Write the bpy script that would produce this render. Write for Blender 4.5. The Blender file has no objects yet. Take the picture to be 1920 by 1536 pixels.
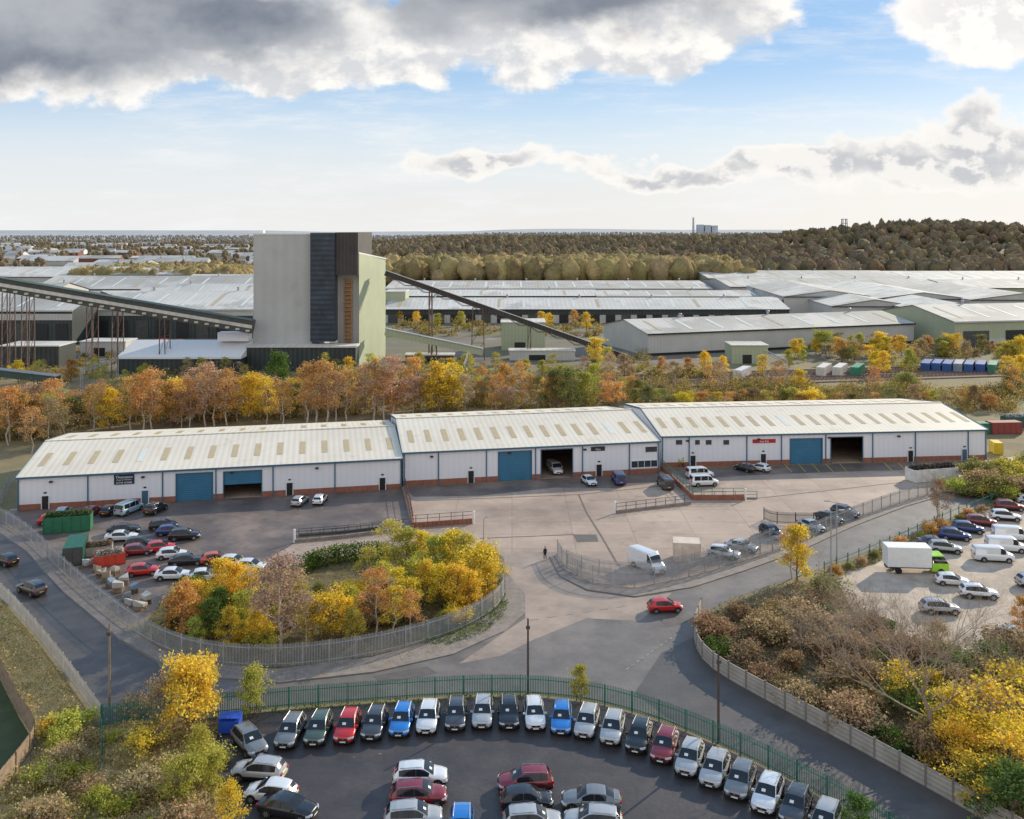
import bpy, bmesh, math, random
import numpy as np
from mathutils import Vector, Matrix
R=random.Random(7); NR=np.random.default_rng(5)
F=1750.;H=45.;HY=432.
sc=bpy.context.scene; COL=sc.collection
def S(px,py,z=0.):
    Y=F*(H-z)/(py-HY); return ((px-960)*Y/F,Y)
def SS(l): return [S(*p) for p in l]
# ---------- materials
MC={}
def M(name,c1,c2=None,scale=1.,rough=.8,metal=0.,bump=0.,corr=None,objcol=False,spots=None,bricks=None,coat=0.):
    if name in MC: return MC[name]
    m=bpy.data.materials.new(name); m.use_nodes=True; nt=m.node_tree; N=nt.nodes; L=nt.links
    b=N['Principled BSDF']; b.inputs['Roughness'].default_value=rough; b.inputs['Metallic'].default_value=metal
    b.inputs['Coat Weight'].default_value=coat
    tc=N.new('ShaderNodeTexCoord')
    if c2 is None: c2=tuple(x*.8 for x in c1)
    n=N.new('ShaderNodeTexNoise'); n.inputs['Scale'].default_value=scale; n.inputs['Detail'].default_value=8; n.inputs['Roughness'].default_value=.65
    L.new(tc.outputs['Object'],n.inputs['Vector'])
    r=N.new('ShaderNodeValToRGB'); r.color_ramp.elements[0].position=.35; r.color_ramp.elements[1].position=.65
    r.color_ramp.elements[0].color=(*c2,1); r.color_ramp.elements[1].color=(*c1,1); L.new(n.outputs['Fac'],r.inputs['Fac'])
    out=r.outputs['Color']
    def mixc(a,bb,fac,mode='MIX'):
        x=N.new('ShaderNodeMix'); x.data_type='RGBA'; x.blend_type=mode
        for k,v in ((0,fac),(6,a),(7,bb)):
            if hasattr(v,'links'): L.new(v,x.inputs[k])
            else: x.inputs[k].default_value=v
        return x.outputs[2]
    if spots:
        for (ssc,col,lo,hi) in spots:
            n2=N.new('ShaderNodeTexNoise'); n2.inputs['Scale'].default_value=ssc; n2.inputs['Detail'].default_value=9; n2.inputs['Roughness'].default_value=.7
            mp=N.new('ShaderNodeMapping'); mp.inputs['Location'].default_value=(ssc*3,7,1); L.new(tc.outputs['Object'],mp.inputs['Vector']); L.new(mp.outputs[0],n2.inputs['Vector'])
            mr=N.new('ShaderNodeMapRange'); mr.inputs[1].default_value=lo; mr.inputs[2].default_value=hi; L.new(n2.outputs['Fac'],mr.inputs[0])
            out=mixc(out,(*col,1),mr.outputs[0])
    if bricks:
        bt=N.new('ShaderNodeTexBrick'); bt.offset=bricks[3] if len(bricks)>3 else 0.; bt.inputs['Scale'].default_value=1.; bt.inputs['Brick Width'].default_value=bricks[0]; bt.inputs['Row Height'].default_value=bricks[1]
        bt.inputs['Mortar Size'].default_value=bricks[2]; bt.inputs['Color1'].default_value=(1,1,1,1); bt.inputs['Color2'].default_value=(.84,.84,.84,1); bt.inputs['Mortar'].default_value=(.65,.65,.65,1)
        L.new(tc.outputs['Object'],bt.inputs['Vector']); out=mixc(out,bt.outputs['Color'],1.,'MULTIPLY')
    if objcol:
        oi=N.new('ShaderNodeObjectInfo'); out=mixc(oi.outputs['Color'],out,1.,'MULTIPLY')
    if corr:
        w=N.new('ShaderNodeTexWave'); w.bands_direction=corr[0]; w.inputs['Scale'].default_value=.314/corr[1]; L.new(tc.outputs['Object'],w.inputs['Vector'])
        mr=N.new('ShaderNodeMapRange'); mr.inputs[3].default_value=1-corr[2]; mr.inputs[4].default_value=1.; L.new(w.outputs['Fac'],mr.inputs[0])
        out=mixc(out,mr.outputs[0],1.,'MULTIPLY')
    L.new(out,b.inputs['Base Color'])
    if bump:
        bp=N.new('ShaderNodeBump'); bp.inputs['Strength'].default_value=bump; bp.inputs['Distance'].default_value=.1
        n3=N.new('ShaderNodeTexNoise'); n3.inputs['Scale'].default_value=scale*6; n3.inputs['Detail'].default_value=6; L.new(tc.outputs['Object'],n3.inputs['Vector'])
        L.new(n3.outputs['Fac'],bp.inputs['Height']); L.new(bp.outputs[0],b.inputs['Normal'])
    MC[name]=m; return m
def leafmat(name,objcol=True,world=None,trans=.42,var=(.6,1.45)):
    m=bpy.data.materials.new(name); m.use_nodes=True; nt=m.node_tree; N=nt.nodes; L=nt.links; N.clear()
    o=N.new('ShaderNodeOutputMaterial'); d=N.new('ShaderNodeBsdfDiffuse'); t=N.new('ShaderNodeBsdfTranslucent'); mx=N.new('ShaderNodeMixShader'); mx.inputs[0].default_value=trans
    g=N.new('ShaderNodeNewGeometry'); mr=N.new('ShaderNodeMapRange'); mr.inputs[3].default_value=var[0]; mr.inputs[4].default_value=var[1]; L.new(g.outputs['Random Per Island'],mr.inputs[0])
    x=N.new('ShaderNodeMix'); x.data_type='RGBA'; x.blend_type='MULTIPLY'; x.inputs[0].default_value=1.
    if objcol:
        oi=N.new('ShaderNodeObjectInfo'); L.new(oi.outputs['Color'],x.inputs[6])
    else:
        tc=N.new('ShaderNodeTexCoord'); n=N.new('ShaderNodeTexNoise'); n.inputs['Scale'].default_value=world[0]; n.inputs['Detail'].default_value=5; n.inputs['Roughness'].default_value=.8
        L.new(tc.outputs['Object'],n.inputs['Vector']); r=N.new('ShaderNodeValToRGB'); cr=r.color_ramp
        cols=world[1]; cr.elements[0].position=.33; cr.elements[0].color=(*cols[0],1); cr.elements[1].position=.68; cr.elements[1].color=(*cols[-1],1)
        for i,c in enumerate(cols[1:-1]):
            e=cr.elements.new(.33+.35*(i+1)/(len(cols)-1)); e.color=(*c,1)
        L.new(n.outputs['Fac'],r.inputs[0]); L.new(r.outputs[0],x.inputs[6])
        if len(world)>2:
            n7=N.new('ShaderNodeTexNoise'); n7.inputs['Scale'].default_value=world[2]; n7.inputs['Detail'].default_value=4; L.new(tc.outputs['Object'],n7.inputs['Vector'])
            bp=N.new('ShaderNodeBump'); bp.inputs['Strength'].default_value=1.; bp.inputs['Distance'].default_value=1.5; L.new(n7.outputs['Fac'],bp.inputs['Height']); L.new(bp.outputs[0],d.inputs['Normal'])
    L.new(mr.outputs[0],x.inputs[7])
    hs=N.new('ShaderNodeHueSaturation'); mr2=N.new('ShaderNodeMapRange'); mr2.inputs[3].default_value=.485; mr2.inputs[4].default_value=.52
    n5=N.new('ShaderNodeTexWhiteNoise'); n5.noise_dimensions='1D'; L.new(g.outputs['Random Per Island'],n5.inputs['W']); L.new(n5.outputs[0],mr2.inputs[0]); L.new(mr2.outputs[0],hs.inputs['Hue'])
    L.new(x.outputs[2],hs.inputs['Color'])
    L.new(hs.outputs[0],d.inputs[0]); L.new(hs.outputs[0],t.inputs[0]); L.new(d.outputs[0],mx.inputs[1]); L.new(t.outputs[0],mx.inputs[2]); L.new(mx.outputs[0],o.inputs[0])
    return m
LEAF=leafmat('leaf')
FARWOOD=leafmat('far_wood',False,(.012,[(.17,.13,.1),(.24,.185,.125),(.18,.16,.105),(.31,.23,.13),(.21,.155,.12),(.35,.27,.14)],.35),.2,(.75,1.25))  # palette lightened so the leaf colour carries some distance haze
GOLDW=leafmat('golden_wood',False,(.03,[(.34,.26,.13),(.52,.41,.19),(.4,.32,.17),(.62,.48,.22)],.5),.35,(.75,1.3))
HAZEW=leafmat('haze_tinted_wood',False,(.004,[(.25,.23,.21),(.3,.275,.24),(.26,.255,.23)],.1),.1,(.88,1.12))  # greyed, even palette: distance haze painted into the colour
GRASSL=leafmat('rough_grass',False,(.3,[(.3,.25,.1),(.5,.4,.18),(.64,.5,.27),(.33,.32,.12),(.66,.54,.31)]),.42)
SCRUBL=leafmat('dry_scrub',False,(.25,[(.12,.09,.05),(.22,.16,.095),(.32,.235,.14),(.12,.13,.055),(.37,.26,.13)]),.3)
UNDER=leafmat('undergrowth_leaf',False,(.13,[(.15,.15,.06),(.33,.25,.1),(.26,.19,.11),(.52,.38,.1),(.2,.2,.07),(.42,.27,.14),(.5,.37,.13)]),.42)
TANW=leafmat('tan_scrub_leaf',False,(.2,[(.28,.22,.1),(.46,.36,.17),(.6,.46,.23),(.34,.33,.11),(.55,.43,.15)]),.42)
HEDGE=leafmat('bed_leaves',False,(.5,[(.05,.09,.02),(.1,.17,.03),(.24,.24,.06)]),.3)
asph=M('asphalt',(.185,.163,.148),(.125,.11,.101),.3,.52,bump=.25,spots=[(.07,(.25,.218,.192),.5,.72),(.9,(.1,.088,.081),.6,.78)])
asphd=M('dark_asphalt',(.066,.056,.056),(.042,.037,.038),.4,.5,bump=.25,spots=[(.15,(.092,.078,.075),.52,.7)])
asphy=M('yard_asphalt',(.165,.127,.108),(.095,.077,.07),.2,.55,bump=.2,spots=[(.09,(.27,.205,.165),.48,.66),(.5,(.07,.06,.057),.56,.78)])
conc=M('yard_concrete',(.52,.395,.305),(.4,.3,.235),.1,.62,bump=.15,bricks=(9,6,.06),spots=[(.05,(.29,.215,.172),.47,.66),(.35,(.2,.155,.13),.57,.78),(.16,(.6,.48,.385),.6,.75)])
pave=M('pavement_stone',(.29,.25,.22),(.2,.17,.15),.8,.85,bump=.2,spots=[(.4,(.34,.2,.09),.58,.76)])
gravel=M('gravel_ground',(.58,.48,.38),(.42,.34,.27),.4,.95,bump=.5,spots=[(.2,(.31,.255,.2),.48,.7)])
ballast=M('ballast',(.27,.19,.145),(.19,.135,.1),1.,.95,bump=.5)
groundm=M('ground_earth',(.27,.215,.11),(.18,.15,.08),.12,.95,bump=.4,spots=[(.02,(.2,.19,.08),.5,.65),(.4,(.34,.23,.11),.58,.75)])
bankm=M('grassy_bank',(.5,.39,.19),(.33,.27,.12),.5,.95,bump=.6,spots=[(.3,(.58,.45,.25),.52,.7)])
lawn=M('dark_lawn',(.06,.085,.03),(.045,.06,.025),.6,.95,bump=.4)
indm=M('industrial_ground',(.22,.185,.15),(.13,.11,.095),.06,.9,bump=.2,spots=[(.03,(.16,.15,.075),.44,.56),(.08,(.3,.26,.22),.58,.7)])
islm=M('island_soil',(.15,.12,.055),(.09,.08,.035),.6,.95,bump=.5,spots=[(.5,(.3,.18,.06),.55,.72)])
wallw=M('white_cladding',(.82,.82,.86),(.785,.785,.83),.1,.5,corr=('X',1.0,.04))
wallg=M('grey_cladding',(.55,.545,.52),(.48,.475,.455),.15,.6,corr=('X',1.3,.06))
walls=M('sage_cladding',(.44,.48,.33),(.38,.42,.29),.15,.6,corr=('X',1.3,.08))
walldk=M('dark_cladding',(.055,.07,.07),(.035,.047,.05),.2,.5,corr=('X',1.5,.4))
wallnv=M('navy_cladding',(.06,.085,.12),(.025,.038,.055),.25,.4,corr=('Z',1.6,.5))
wallbr=M('brown_black_cladding',(.07,.058,.054),(.042,.037,.036),.2,.6,corr=('X',1.2,.3))
roofm=M('roof_sheeting',(.84,.765,.63),(.74,.665,.54),.08,.6,corr=('X',1.0,.12),spots=[(.3,(.58,.5,.4),.58,.8)])
roofg=M('grey_roof_sheeting',(.52,.5,.45),(.41,.395,.355),.05,.75,corr=('X',2.2,.12),spots=[(.04,(.63,.6,.55),.5,.58),(.3,(.33,.3,.26),.62,.8)])
roofl=M('pale_roof_sheeting',(.74,.71,.65),(.6,.58,.53),.05,.75,corr=('X',2.2,.1),spots=[(.05,(.5,.48,.44),.52,.6),(.3,(.4,.37,.33),.64,.8)])
skyl=M('skylight_plastic',(.62,.47,.24),(.52,.4,.22),.8,.35)
skyw=M('pale_skylight',(.8,.79,.7),(.73,.72,.64),.8,.4)
bluet=M('teal_trim',(.06,.15,.23),(.045,.12,.19),2,.4)
blued=M('teal_roller_door',(.045,.2,.34),(.035,.17,.3),.5,.45,corr=('Z',.35,.25))
brick=M('brick_plinth',(.38,.155,.1),(.27,.11,.075),1.5,.9,bricks=(.45,.15,.02,.5))
dark=M('dark_paint',(.02,.022,.026),(.015,.015,.018),3,.4)
black=M('black_plastic',(.016,.016,.017),(.011,.011,.012),3,.5)
glass=M('tinted_glass',(.02,.025,.03),(.014,.017,.022),2,.05)
wing=M('window_glass',(.05,.07,.09),(.03,.04,.05),2,.08)
paint=M('car_paint',(1,1,1),(.95,.95,.95),1.5,.25,metal=.2,objcol=True,coat=.8)
objp=M('painted_surface',(1,1,1),(.75,.75,.75),.8,.6,objcol=True)
tyre=M('tyre_rubber',(.018,.018,.019),(.012,.012,.012),5,.85)
alloy=M('alloy_rim',(.5,.51,.53),(.4,.41,.43),4,.3,metal=.8)
headl=M('headlight_lens',(.75,.78,.82),(.5,.54,.6),9,.1)
taill=M('tail_light_lens',(.45,.01,.01),(.3,.01,.01),9,.2)
whitep=M('white_paint',(.82,.82,.81),(.74,.74,.73),2,.5)
yellowp=M('yellow_paint',(.65,.47,.06),(.5,.38,.1),2,.6)
yplate=M('yellow_plate',(.7,.55,.05),None,2,.5)
galv=M('galvanised_steel',(.43,.44,.45),(.31,.315,.32),1.2,.5,metal=.2)
greens=M('green_painted_steel',(.05,.2,.14),(.035,.15,.11),1.2,.45)
dgreen=M('dull_green_sheet',(.06,.1,.08),(.045,.075,.06),.4,.6)
rust=M('rusty_steel',(.2,.12,.085),(.1,.07,.06),.8,.8)
steeld=M('dark_steel',(.085,.085,.08),(.055,.055,.055),.8,.6)
wood=M('weathered_wood',(.34,.25,.17),(.2,.145,.1),1.5,.9)
dwood=M('dark_pole_wood',(.12,.08,.06),(.08,.055,.04),1.5,.9)
barkw=M('birch_bark',(.64,.54,.46),(.34,.26,.21),3,.9)
barkb=M('brown_bark',(.24,.17,.13),(.14,.1,.08),3,.9)
barkt=M('pale_twig_bark',(.42,.32,.23),(.26,.19,.135),2,.9)
concw=M('concrete_panel',(.54,.48,.41),(.38,.335,.29),.6,.9,bump=.2,corr=('Z',.4,.25))
skin=M('skin',(.5,.32,.24),None,3,.6); cloth=M('dark_clothing',(.02,.022,.03),None,3,.9); hiv=M('hi_vis_fabric',(.65,.55,.03),None,3,.7)
# ---------- mesh builder
def link(o): COL.objects.link(o); return o
class MB:
    def __init__(s): s.v=[];s.f=[];s.m=[]
    def add(s,vs,fs,mi=0):
        k=len(s.v); s.v+= [tuple(v) for v in vs]
        for f in fs: s.f.append([i+k for i in f]); s.m.append(mi)
        return s
    def box(s,x0,y0,z0,x1,y1,z1,mi=0):
        return s.add([(x0,y0,z0),(x1,y0,z0),(x1,y1,z0),(x0,y1,z0),(x0,y0,z1),(x1,y0,z1),(x1,y1,z1),(x0,y1,z1)],
            [(0,3,2,1),(4,5,6,7),(0,1,5,4),(1,2,6,5),(2,3,7,6),(3,0,4,7)],mi)
    def obox(s,cx,cy,z0,z1,a,b,ang,mi=0):
        c,n=math.cos(ang),math.sin(ang); P=[(cx+x*c-y*n,cy+x*n+y*c) for x,y in((-a,-b),(a,-b),(a,b),(-a,b))]
        return s.prism(P,z0,z1,mi)
    def prism(s,P,z0,z1,mi=0,bottom=True):
        n=len(P); ar=sum(P[i][0]*P[(i+1)%n][1]-P[(i+1)%n][0]*P[i][1] for i in range(n))
        if ar<0: P=P[::-1]
        z=z1 if hasattr(z1,'__len__') else [z1]*n
        vs=[(x,y,z0) for x,y in P]+[(P[i][0],P[i][1],z[i]) for i in range(n)]
        fs=[tuple(range(n,2*n))]+[(i,(i+1)%n,n+(i+1)%n,n+i) for i in range(n)]
        if bottom: fs.append(tuple(range(n))[::-1])
        return s.add(vs,fs,mi)
    def sheet(s,P,z,mi=0):
        n=len(P); ar=sum(P[i][0]*P[(i+1)%n][1]-P[(i+1)%n][0]*P[i][1] for i in range(n))
        if ar<0: P=P[::-1]
        return s.add([(x,y,z) for x,y in P],[tuple(range(n))],mi)
    def tube(s,p0,p1,r0,r1=None,n=6,mi=0,cap=True):
        if r1 is None: r1=r0
        p0=Vector(p0);p1=Vector(p1); d=(p1-p0)
        if d.length<1e-6: return s
        d.normalize(); a=d.orthogonal().normalized(); b=d.cross(a)
        vs=[p0+(a*math.cos(2*math.pi*i/n)+b*math.sin(2*math.pi*i/n))*r0 for i in range(n)]+[p1+(a*math.cos(2*math.pi*i/n)+b*math.sin(2*math.pi*i/n))*r1 for i in range(n)]
        fs=[(i,(i+1)%n,n+(i+1)%n,n+i) for i in range(n)]
        if cap: fs+=[tuple(range(n))[::-1],tuple(range(n,2*n))]
        return s.add(vs,fs,mi)
    def beam(s,p0,p1,w,h,mi=0):
        p0=Vector(p0);p1=Vector(p1); d=(p1-p0).normalized(); a=Vector((0,0,1)).cross(d)
        if a.length<1e-4: a=Vector((1,0,0))
        a.normalize(); b=d.cross(a); vs=[]
        for p in(p0,p1): vs+= [p-a*w/2-b*h/2,p+a*w/2-b*h/2,p+a*w/2+b*h/2,p-a*w/2+b*h/2]
        return s.add(vs,[(0,3,2,1),(4,5,6,7),(0,1,5,4),(1,2,6,5),(2,3,7,6),(3,0,4,7)],mi)
    def mesh(s,name,mats,smooth=None,merge=False):
        me=bpy.data.meshes.new(name); me.from_pydata(s.v,[],s.f)
        for m in (mats if isinstance(mats,(list,tuple)) else [mats]): me.materials.append(m)
        me.polygons.foreach_set('material_index',s.m)
        if merge:
            bm=bmesh.new(); bm.from_mesh(me); bmesh.ops.remove_doubles(bm,verts=bm.verts,dist=.002); bm.to_mesh(me); bm.free()
        if smooth:
            me.shade_smooth(); me.set_sharp_from_angle(angle=math.radians(smooth))
        me.update(); return me
    def obj(s,name,mats,parent=None,smooth=None,merge=False,lk=True):
        o=bpy.data.objects.new(name,s.mesh(name,mats,smooth,merge)); 
        if parent: o.parent=parent
        if lk: link(o)
        return o
def empty(name,loc=(0,0,0),rz=0,lk=True,parent=None):
    o=bpy.data.objects.new(name,None); o.location=loc; o.rotation_euler=(0,0,rz); o.empty_display_size=.5
    if parent: o.parent=parent
    if lk: link(o)
    return o
def top(o,label,cat,group=None):
    o['label']=label;o['category']=cat
    if group:o['group']=group
    return o
def clone(t,loc,rz,label,cat,group=None,color=None,scale=None):
    def cp(o,par):
        n=o.copy(); n.parent=par; COL.objects.link(n)
        if color: n.color=(*color,1)
        for c in o.children: cp(c,n)
        return n
    n=cp(t,None); n.location=loc; n.rotation_euler=(0,0,rz)
    if scale: n.scale=scale
    return top(n,label,cat,group)
def quads(name,V,mat):
    k=4; n=len(V); me=bpy.data.meshes.new(name); me.vertices.add(k*n); me.vertices.foreach_set('co',V.reshape(-1).astype(np.float32))
    me.loops.add(k*n); me.loops.foreach_set('vertex_index',np.arange(k*n,dtype=np.int32)); me.polygons.add(n); me.polygons.foreach_set('loop_start',np.arange(n,dtype=np.int32)*k)
    me.materials.append(mat); me.update(calc_edges=True); me.validate(); return me
def leafquads(C,size,flat=.8):
    n=len(C); a=NR.normal(size=(n,3)); a/=np.linalg.norm(a,axis=1)[:,None]; t=NR.normal(size=(n,3)); b=np.cross(a,t); b/=np.linalg.norm(b,axis=1)[:,None]
    s=size*NR.uniform(.6,1.3,(n,1)); a=a*s; b=b*s*flat
    return np.stack([C-a,C-b,C+a,C+b],1)
def struct(name,mb,mats): 
    o=mb.obj(name,mats); o['kind']='structure'; return o
def stuff(name,me,label,cat):
    o=link(bpy.data.objects.new(name,me)); o['kind']='stuff'; return top(o,label,cat)
# ---------- terrain
def sm(a,b,x): t=np.clip((x-a)/(b-a),0,1); return t*t*(3-2*t)
def hgt(x,y):
    x=np.asarray(x,float);y=np.asarray(y,float)
    h=14*sm(1000,2100,y)*sm(-700,0,x)+3*sm(900,1800,y)
    h+=35*np.exp(-(((x-690)/230)**2+((y-1550)/330)**2))+12*np.exp(-(((x-1000)/260)**2+((y-1400)/300)**2))
    h+=(6+5*np.sin(x/900+1)+3*np.sin(x/390))*sm(4500,7500,y)*1.6+22*sm(7500,11000,y)*(1+.3*np.sin(x/1500))
    return h
ys=np.concatenate([[-300,-50,100,300,500,700],np.linspace(850,2400,45),np.geomspace(2500,16000,40)])
xs=np.concatenate([-np.geomspace(1600,12000,30)[::-1],np.linspace(-1500,1500,91),np.geomspace(1600,12000,30)])
XX,YY=np.meshgrid(xs,ys); ZZ=hgt(XX,YY); nx=len(xs)
mb=MB(); mb.v=[tuple(p) for p in np.stack([XX,YY,ZZ],-1).reshape(-1,3)]
for j in range(len(ys)-1):
    for i in range(nx-1):
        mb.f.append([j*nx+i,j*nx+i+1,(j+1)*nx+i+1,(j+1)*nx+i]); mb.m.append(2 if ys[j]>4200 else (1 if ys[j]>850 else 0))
farw=M('woodland_floor',(.2,.165,.1),(.15,.13,.08),.01,.95)
farg=M('haze_tinted_ground',(.42,.44,.46),(.35,.37,.4),.002,.95,spots=[(.003,(.3,.32,.33),.48,.58)])  # pale blue-grey tint: aerial haze painted into the ground colour
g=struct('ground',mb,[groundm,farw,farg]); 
for p in g.data.polygons: p.use_smooth=True
inner=[(-150,925),(0,978),(60,1018),(130,1092),(240,1182),(300,1217),(380,1246),(520,1256),(700,1233),(850,1191),(925,1150),(948,1118),(945,1085)]
outer=[(-150,945),(0,1000),(50,1035),(115,1108),(225,1200),(295,1240),(380,1270),(520,1282),(700,1262),(850,1228),(945,1185),(985,1150),(983,1118),(955,1080)]
inner2=[(1045,1042),(1062,1072),(1110,1095),(1190,1105),(1300,1082),(1400,1052),(1500,1018),(1600,975),(1700,940),(1790,915)]
outer2=[(1030,1045),(1050,1082),(1100,1107),(1190,1120),(1300,1102),(1400,1070),(1500,1034),(1600,988),(1700,950),(1790,924)]
gf=[(190,1362),(330,1350),(500,1332),(650,1320),(850,1306),(990,1303),(1120,1318),(1250,1356),(1400,1422),(1550,1500),(1650,1562),(1800,1660)]
wl=[(1315,1150),(1298,1192),(1312,1232),(1345,1262),(1450,1320),(1600,1400),(1780,1500),(1920,1580),(2050,1655)]
lf=[(-150,1010),(0,1118),(60,1185),(130,1275),(190,1362)]
road=outer+[(940,1055),(930,1035),(1040,1035)]+outer2+[(1900,885),(2050,850),(2080,870),(1925,912),(1800,968),(1700,1005),(1600,1045),(1500,1080),(1380,1120),(1322,1148),(1306,1190),(1322,1228),(1355,1256),(1460,1313),(1610,1393),(1790,1492),(1930,1572),(2060,1650)]
road+=[(1800,1652)]+[(x,y-5) for x,y in gf[::-1][1:]]+[(x,y-4) for x,y in lf[::-1][1:]]
struct('road',MB().sheet(SS(road),.02),asph)
struct('side_road_surface',MB().sheet(SS([(-150,948),(0,1003),(50,1038),(115,1111),(225,1203),(295,1243),(330,1300),(300,1343),(195,1352),(135,1270),(60,1180),(0,1113),(-150,1006)]),.028).sheet(SS([(1240,1225),(1306,1192),(1322,1230),(1355,1258),(1460,1315),(1610,1395),(1790,1494),(1930,1574),(1800,1640),(1550,1492),(1400,1415),(1250,1345),(1190,1300)]),.028),M('side_road_asphalt',(.1,.089,.084),(.068,.061,.058),.3,.5,bump=.25,spots=[(.1,(.14,.123,.112),.5,.7)]))
struct('entrance_road_surface',MB().sheet(SS([(945,1070),(935,1036),(1042,1036),(1055,1085),(1100,1109),(1190,1122),(1260,1112),(1200,1165),(1100,1160),(1000,1200),(940,1230),(860,1245),(985,1160),(984,1115)]),.026),M('entrance_concrete',(.42,.325,.26),(.3,.235,.19),.2,.6,bump=.2,spots=[(.1,(.23,.185,.155),.5,.68),(.6,(.18,.145,.125),.6,.78)]))
struct('dealer_lot_ground',MB().sheet(SS([(x+3,y+3) for x,y in gf[1:]]+[(1800,1900),(500,1900),(415,1500),(400,1400),(370,1352)]),.03),asphd)
struct('pavement',MB().prism(SS(outer+inner[::-1]),0,.13),pave)
struct('pavement_by_gate',MB().prism(SS(outer2+inner2[::-1]),0,.13),pave)
yard=[(20,955),(755,915),(1236,886),(1850,861),(1960,852),(1790,914),(1700,938),(1600,973),(1500,1016),(1400,1050),(1300,1080),(1190,1103),(1110,1093),(1062,1070),(1042,1036),(930,1036),(905,1045),(860,1010),(700,1034),(560,1060),(330,1130),(240,1175),(130,1088),(60,1016),(0,975)]
struct('yard_ground',MB().sheet(SS(yard),.03),conc)
struct('yard_asphalt_ground',MB().sheet(SS([(20,958),(755,917),(768,975),(778,990),(555,1018),(440,1085),(330,1130),(240,1174),(130,1086),(60,1014),(0,974)]),.045),asphy)
struct('loading_apron',MB().sheet(SS([(757,914),(1236,887),(1250,903),(1150,916),(1040,915),(900,930),(775,932)]),.045).sheet(SS([(1242,880),(1848,863),(1800,880),(1600,884),(1400,892),(1290,900)]),.045),asphy)
isl=[(300,1130),(470,1078),(610,1048),(700,1035),(860,1008),(905,1048),(945,1086),(948,1116),(925,1148),(850,1189),(700,1231),(520,1254),(380,1244),(300,1215),(262,1190)]
struct('planted_island_ground',MB().sheet(SS(isl),.06),islm)
struct('lawn_ground',MB().sheet(SS([(-60,1205),(0,1275),(35,1345),(66,1398),(35,1442),(-60,1520)]),.05),lawn)
ll=[(-80,1150),(0,1125),(60,1195),(125,1285),(180,1368),(330,1360),(410,1365),(400,1410),(415,1500),(500,1700),(-100,1700),(-60,1530),(40,1446),(76,1398),(38,1342),(0,1268),(-60,1200)]
struct('grass_bank_ground',MB().sheet(SS(ll),.035),bankm)
struct('car_park_ground',MB().sheet(SS([(1560,1075),(1640,1060),(1720,1010),(1930,925),(2200,900),(2300,1240),(1700,1220),(1600,1150)]),.05),gravel)
struct('industrial_ground',MB().sheet(SS([(-900,700),(1000,690),(2900,640),(2600,515),(-700,515)]),.02),indm)
mk=MB()
def dash(p,q,w,n=1,gap=.4):
    a=Vector(S(*p));b=Vector(S(*q)); d=b-a; ang=math.atan2(d.y,d.x)
    for i in range(n):
        c=a+d*((i+.5)/n); l=d.length/n*(1-gap if n>1 else 1)
        P=[(c.x+x*math.cos(ang)-y*math.sin(ang),c.y+x*math.sin(ang)+y*math.cos(ang)) for x,y in((-l/2,-w/2),(l/2,-w/2),(l/2,w/2),(-l/2,w/2))]
        mk.sheet(P,.055)
dash((1172,1258),(1262,1195),.12,10); dash((985,1165),(1180,1136),.1,6,.5); dash((1400,1100),(1800,940),.1,14,.7)
struct('road_markings',mk,M('worn_white_paint',(.42,.41,.39),(.2,.19,.18),1.5,.8))
mk=MB()
for i in range(9): dash((1468+i*26+(i>4)*60,868),(1485+i*26+(i>4)*60,886),.14)
dash((1440,893),(1700,882),.12)
struct('bay_markings',mk,yellowp)
struct('road_repair_patch',MB().sheet(SS([(700,1268),(800,1250),(820,1262),(715,1284)]),.034).sheet(SS([(1240,1165),(1275,1158),(1290,1166),(1250,1176)]),.034).sheet(SS([(1075,1003),(1118,1003),(1122,1016),(1082,1017)]),.05),M('patch_asphalt',(.13,.115,.106),(.095,.086,.08),1,.7,bump=.2))
dr=MB()
for P in ([(1085,928),(1100,962),(1130,1010),(1160,1062)],[(778,940),(1085,928),(1240,912)],[(900,1010),(1075,1003)],[(1420,935),(1690,905)]):
    P=SS(P)
    for a,b in zip(P[:-1],P[1:]): 
        a=Vector(a);b=Vector(b); c=(a+b)/2; d=b-a; ang=math.atan2(d.y,d.x); l=d.length/2; cs,sn=math.cos(ang),math.sin(ang)
        dr.sheet([(c.x+x*cs-y*sn,c.y+x*sn+y*cs) for x,y in((-l,-.13),(l,-.13),(l,.13),(-l,.13))],.052)
struct('yard_drain_channels',dr,M('drain_grate',(.17,.135,.115),(.1,.085,.075),1,.8))
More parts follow.
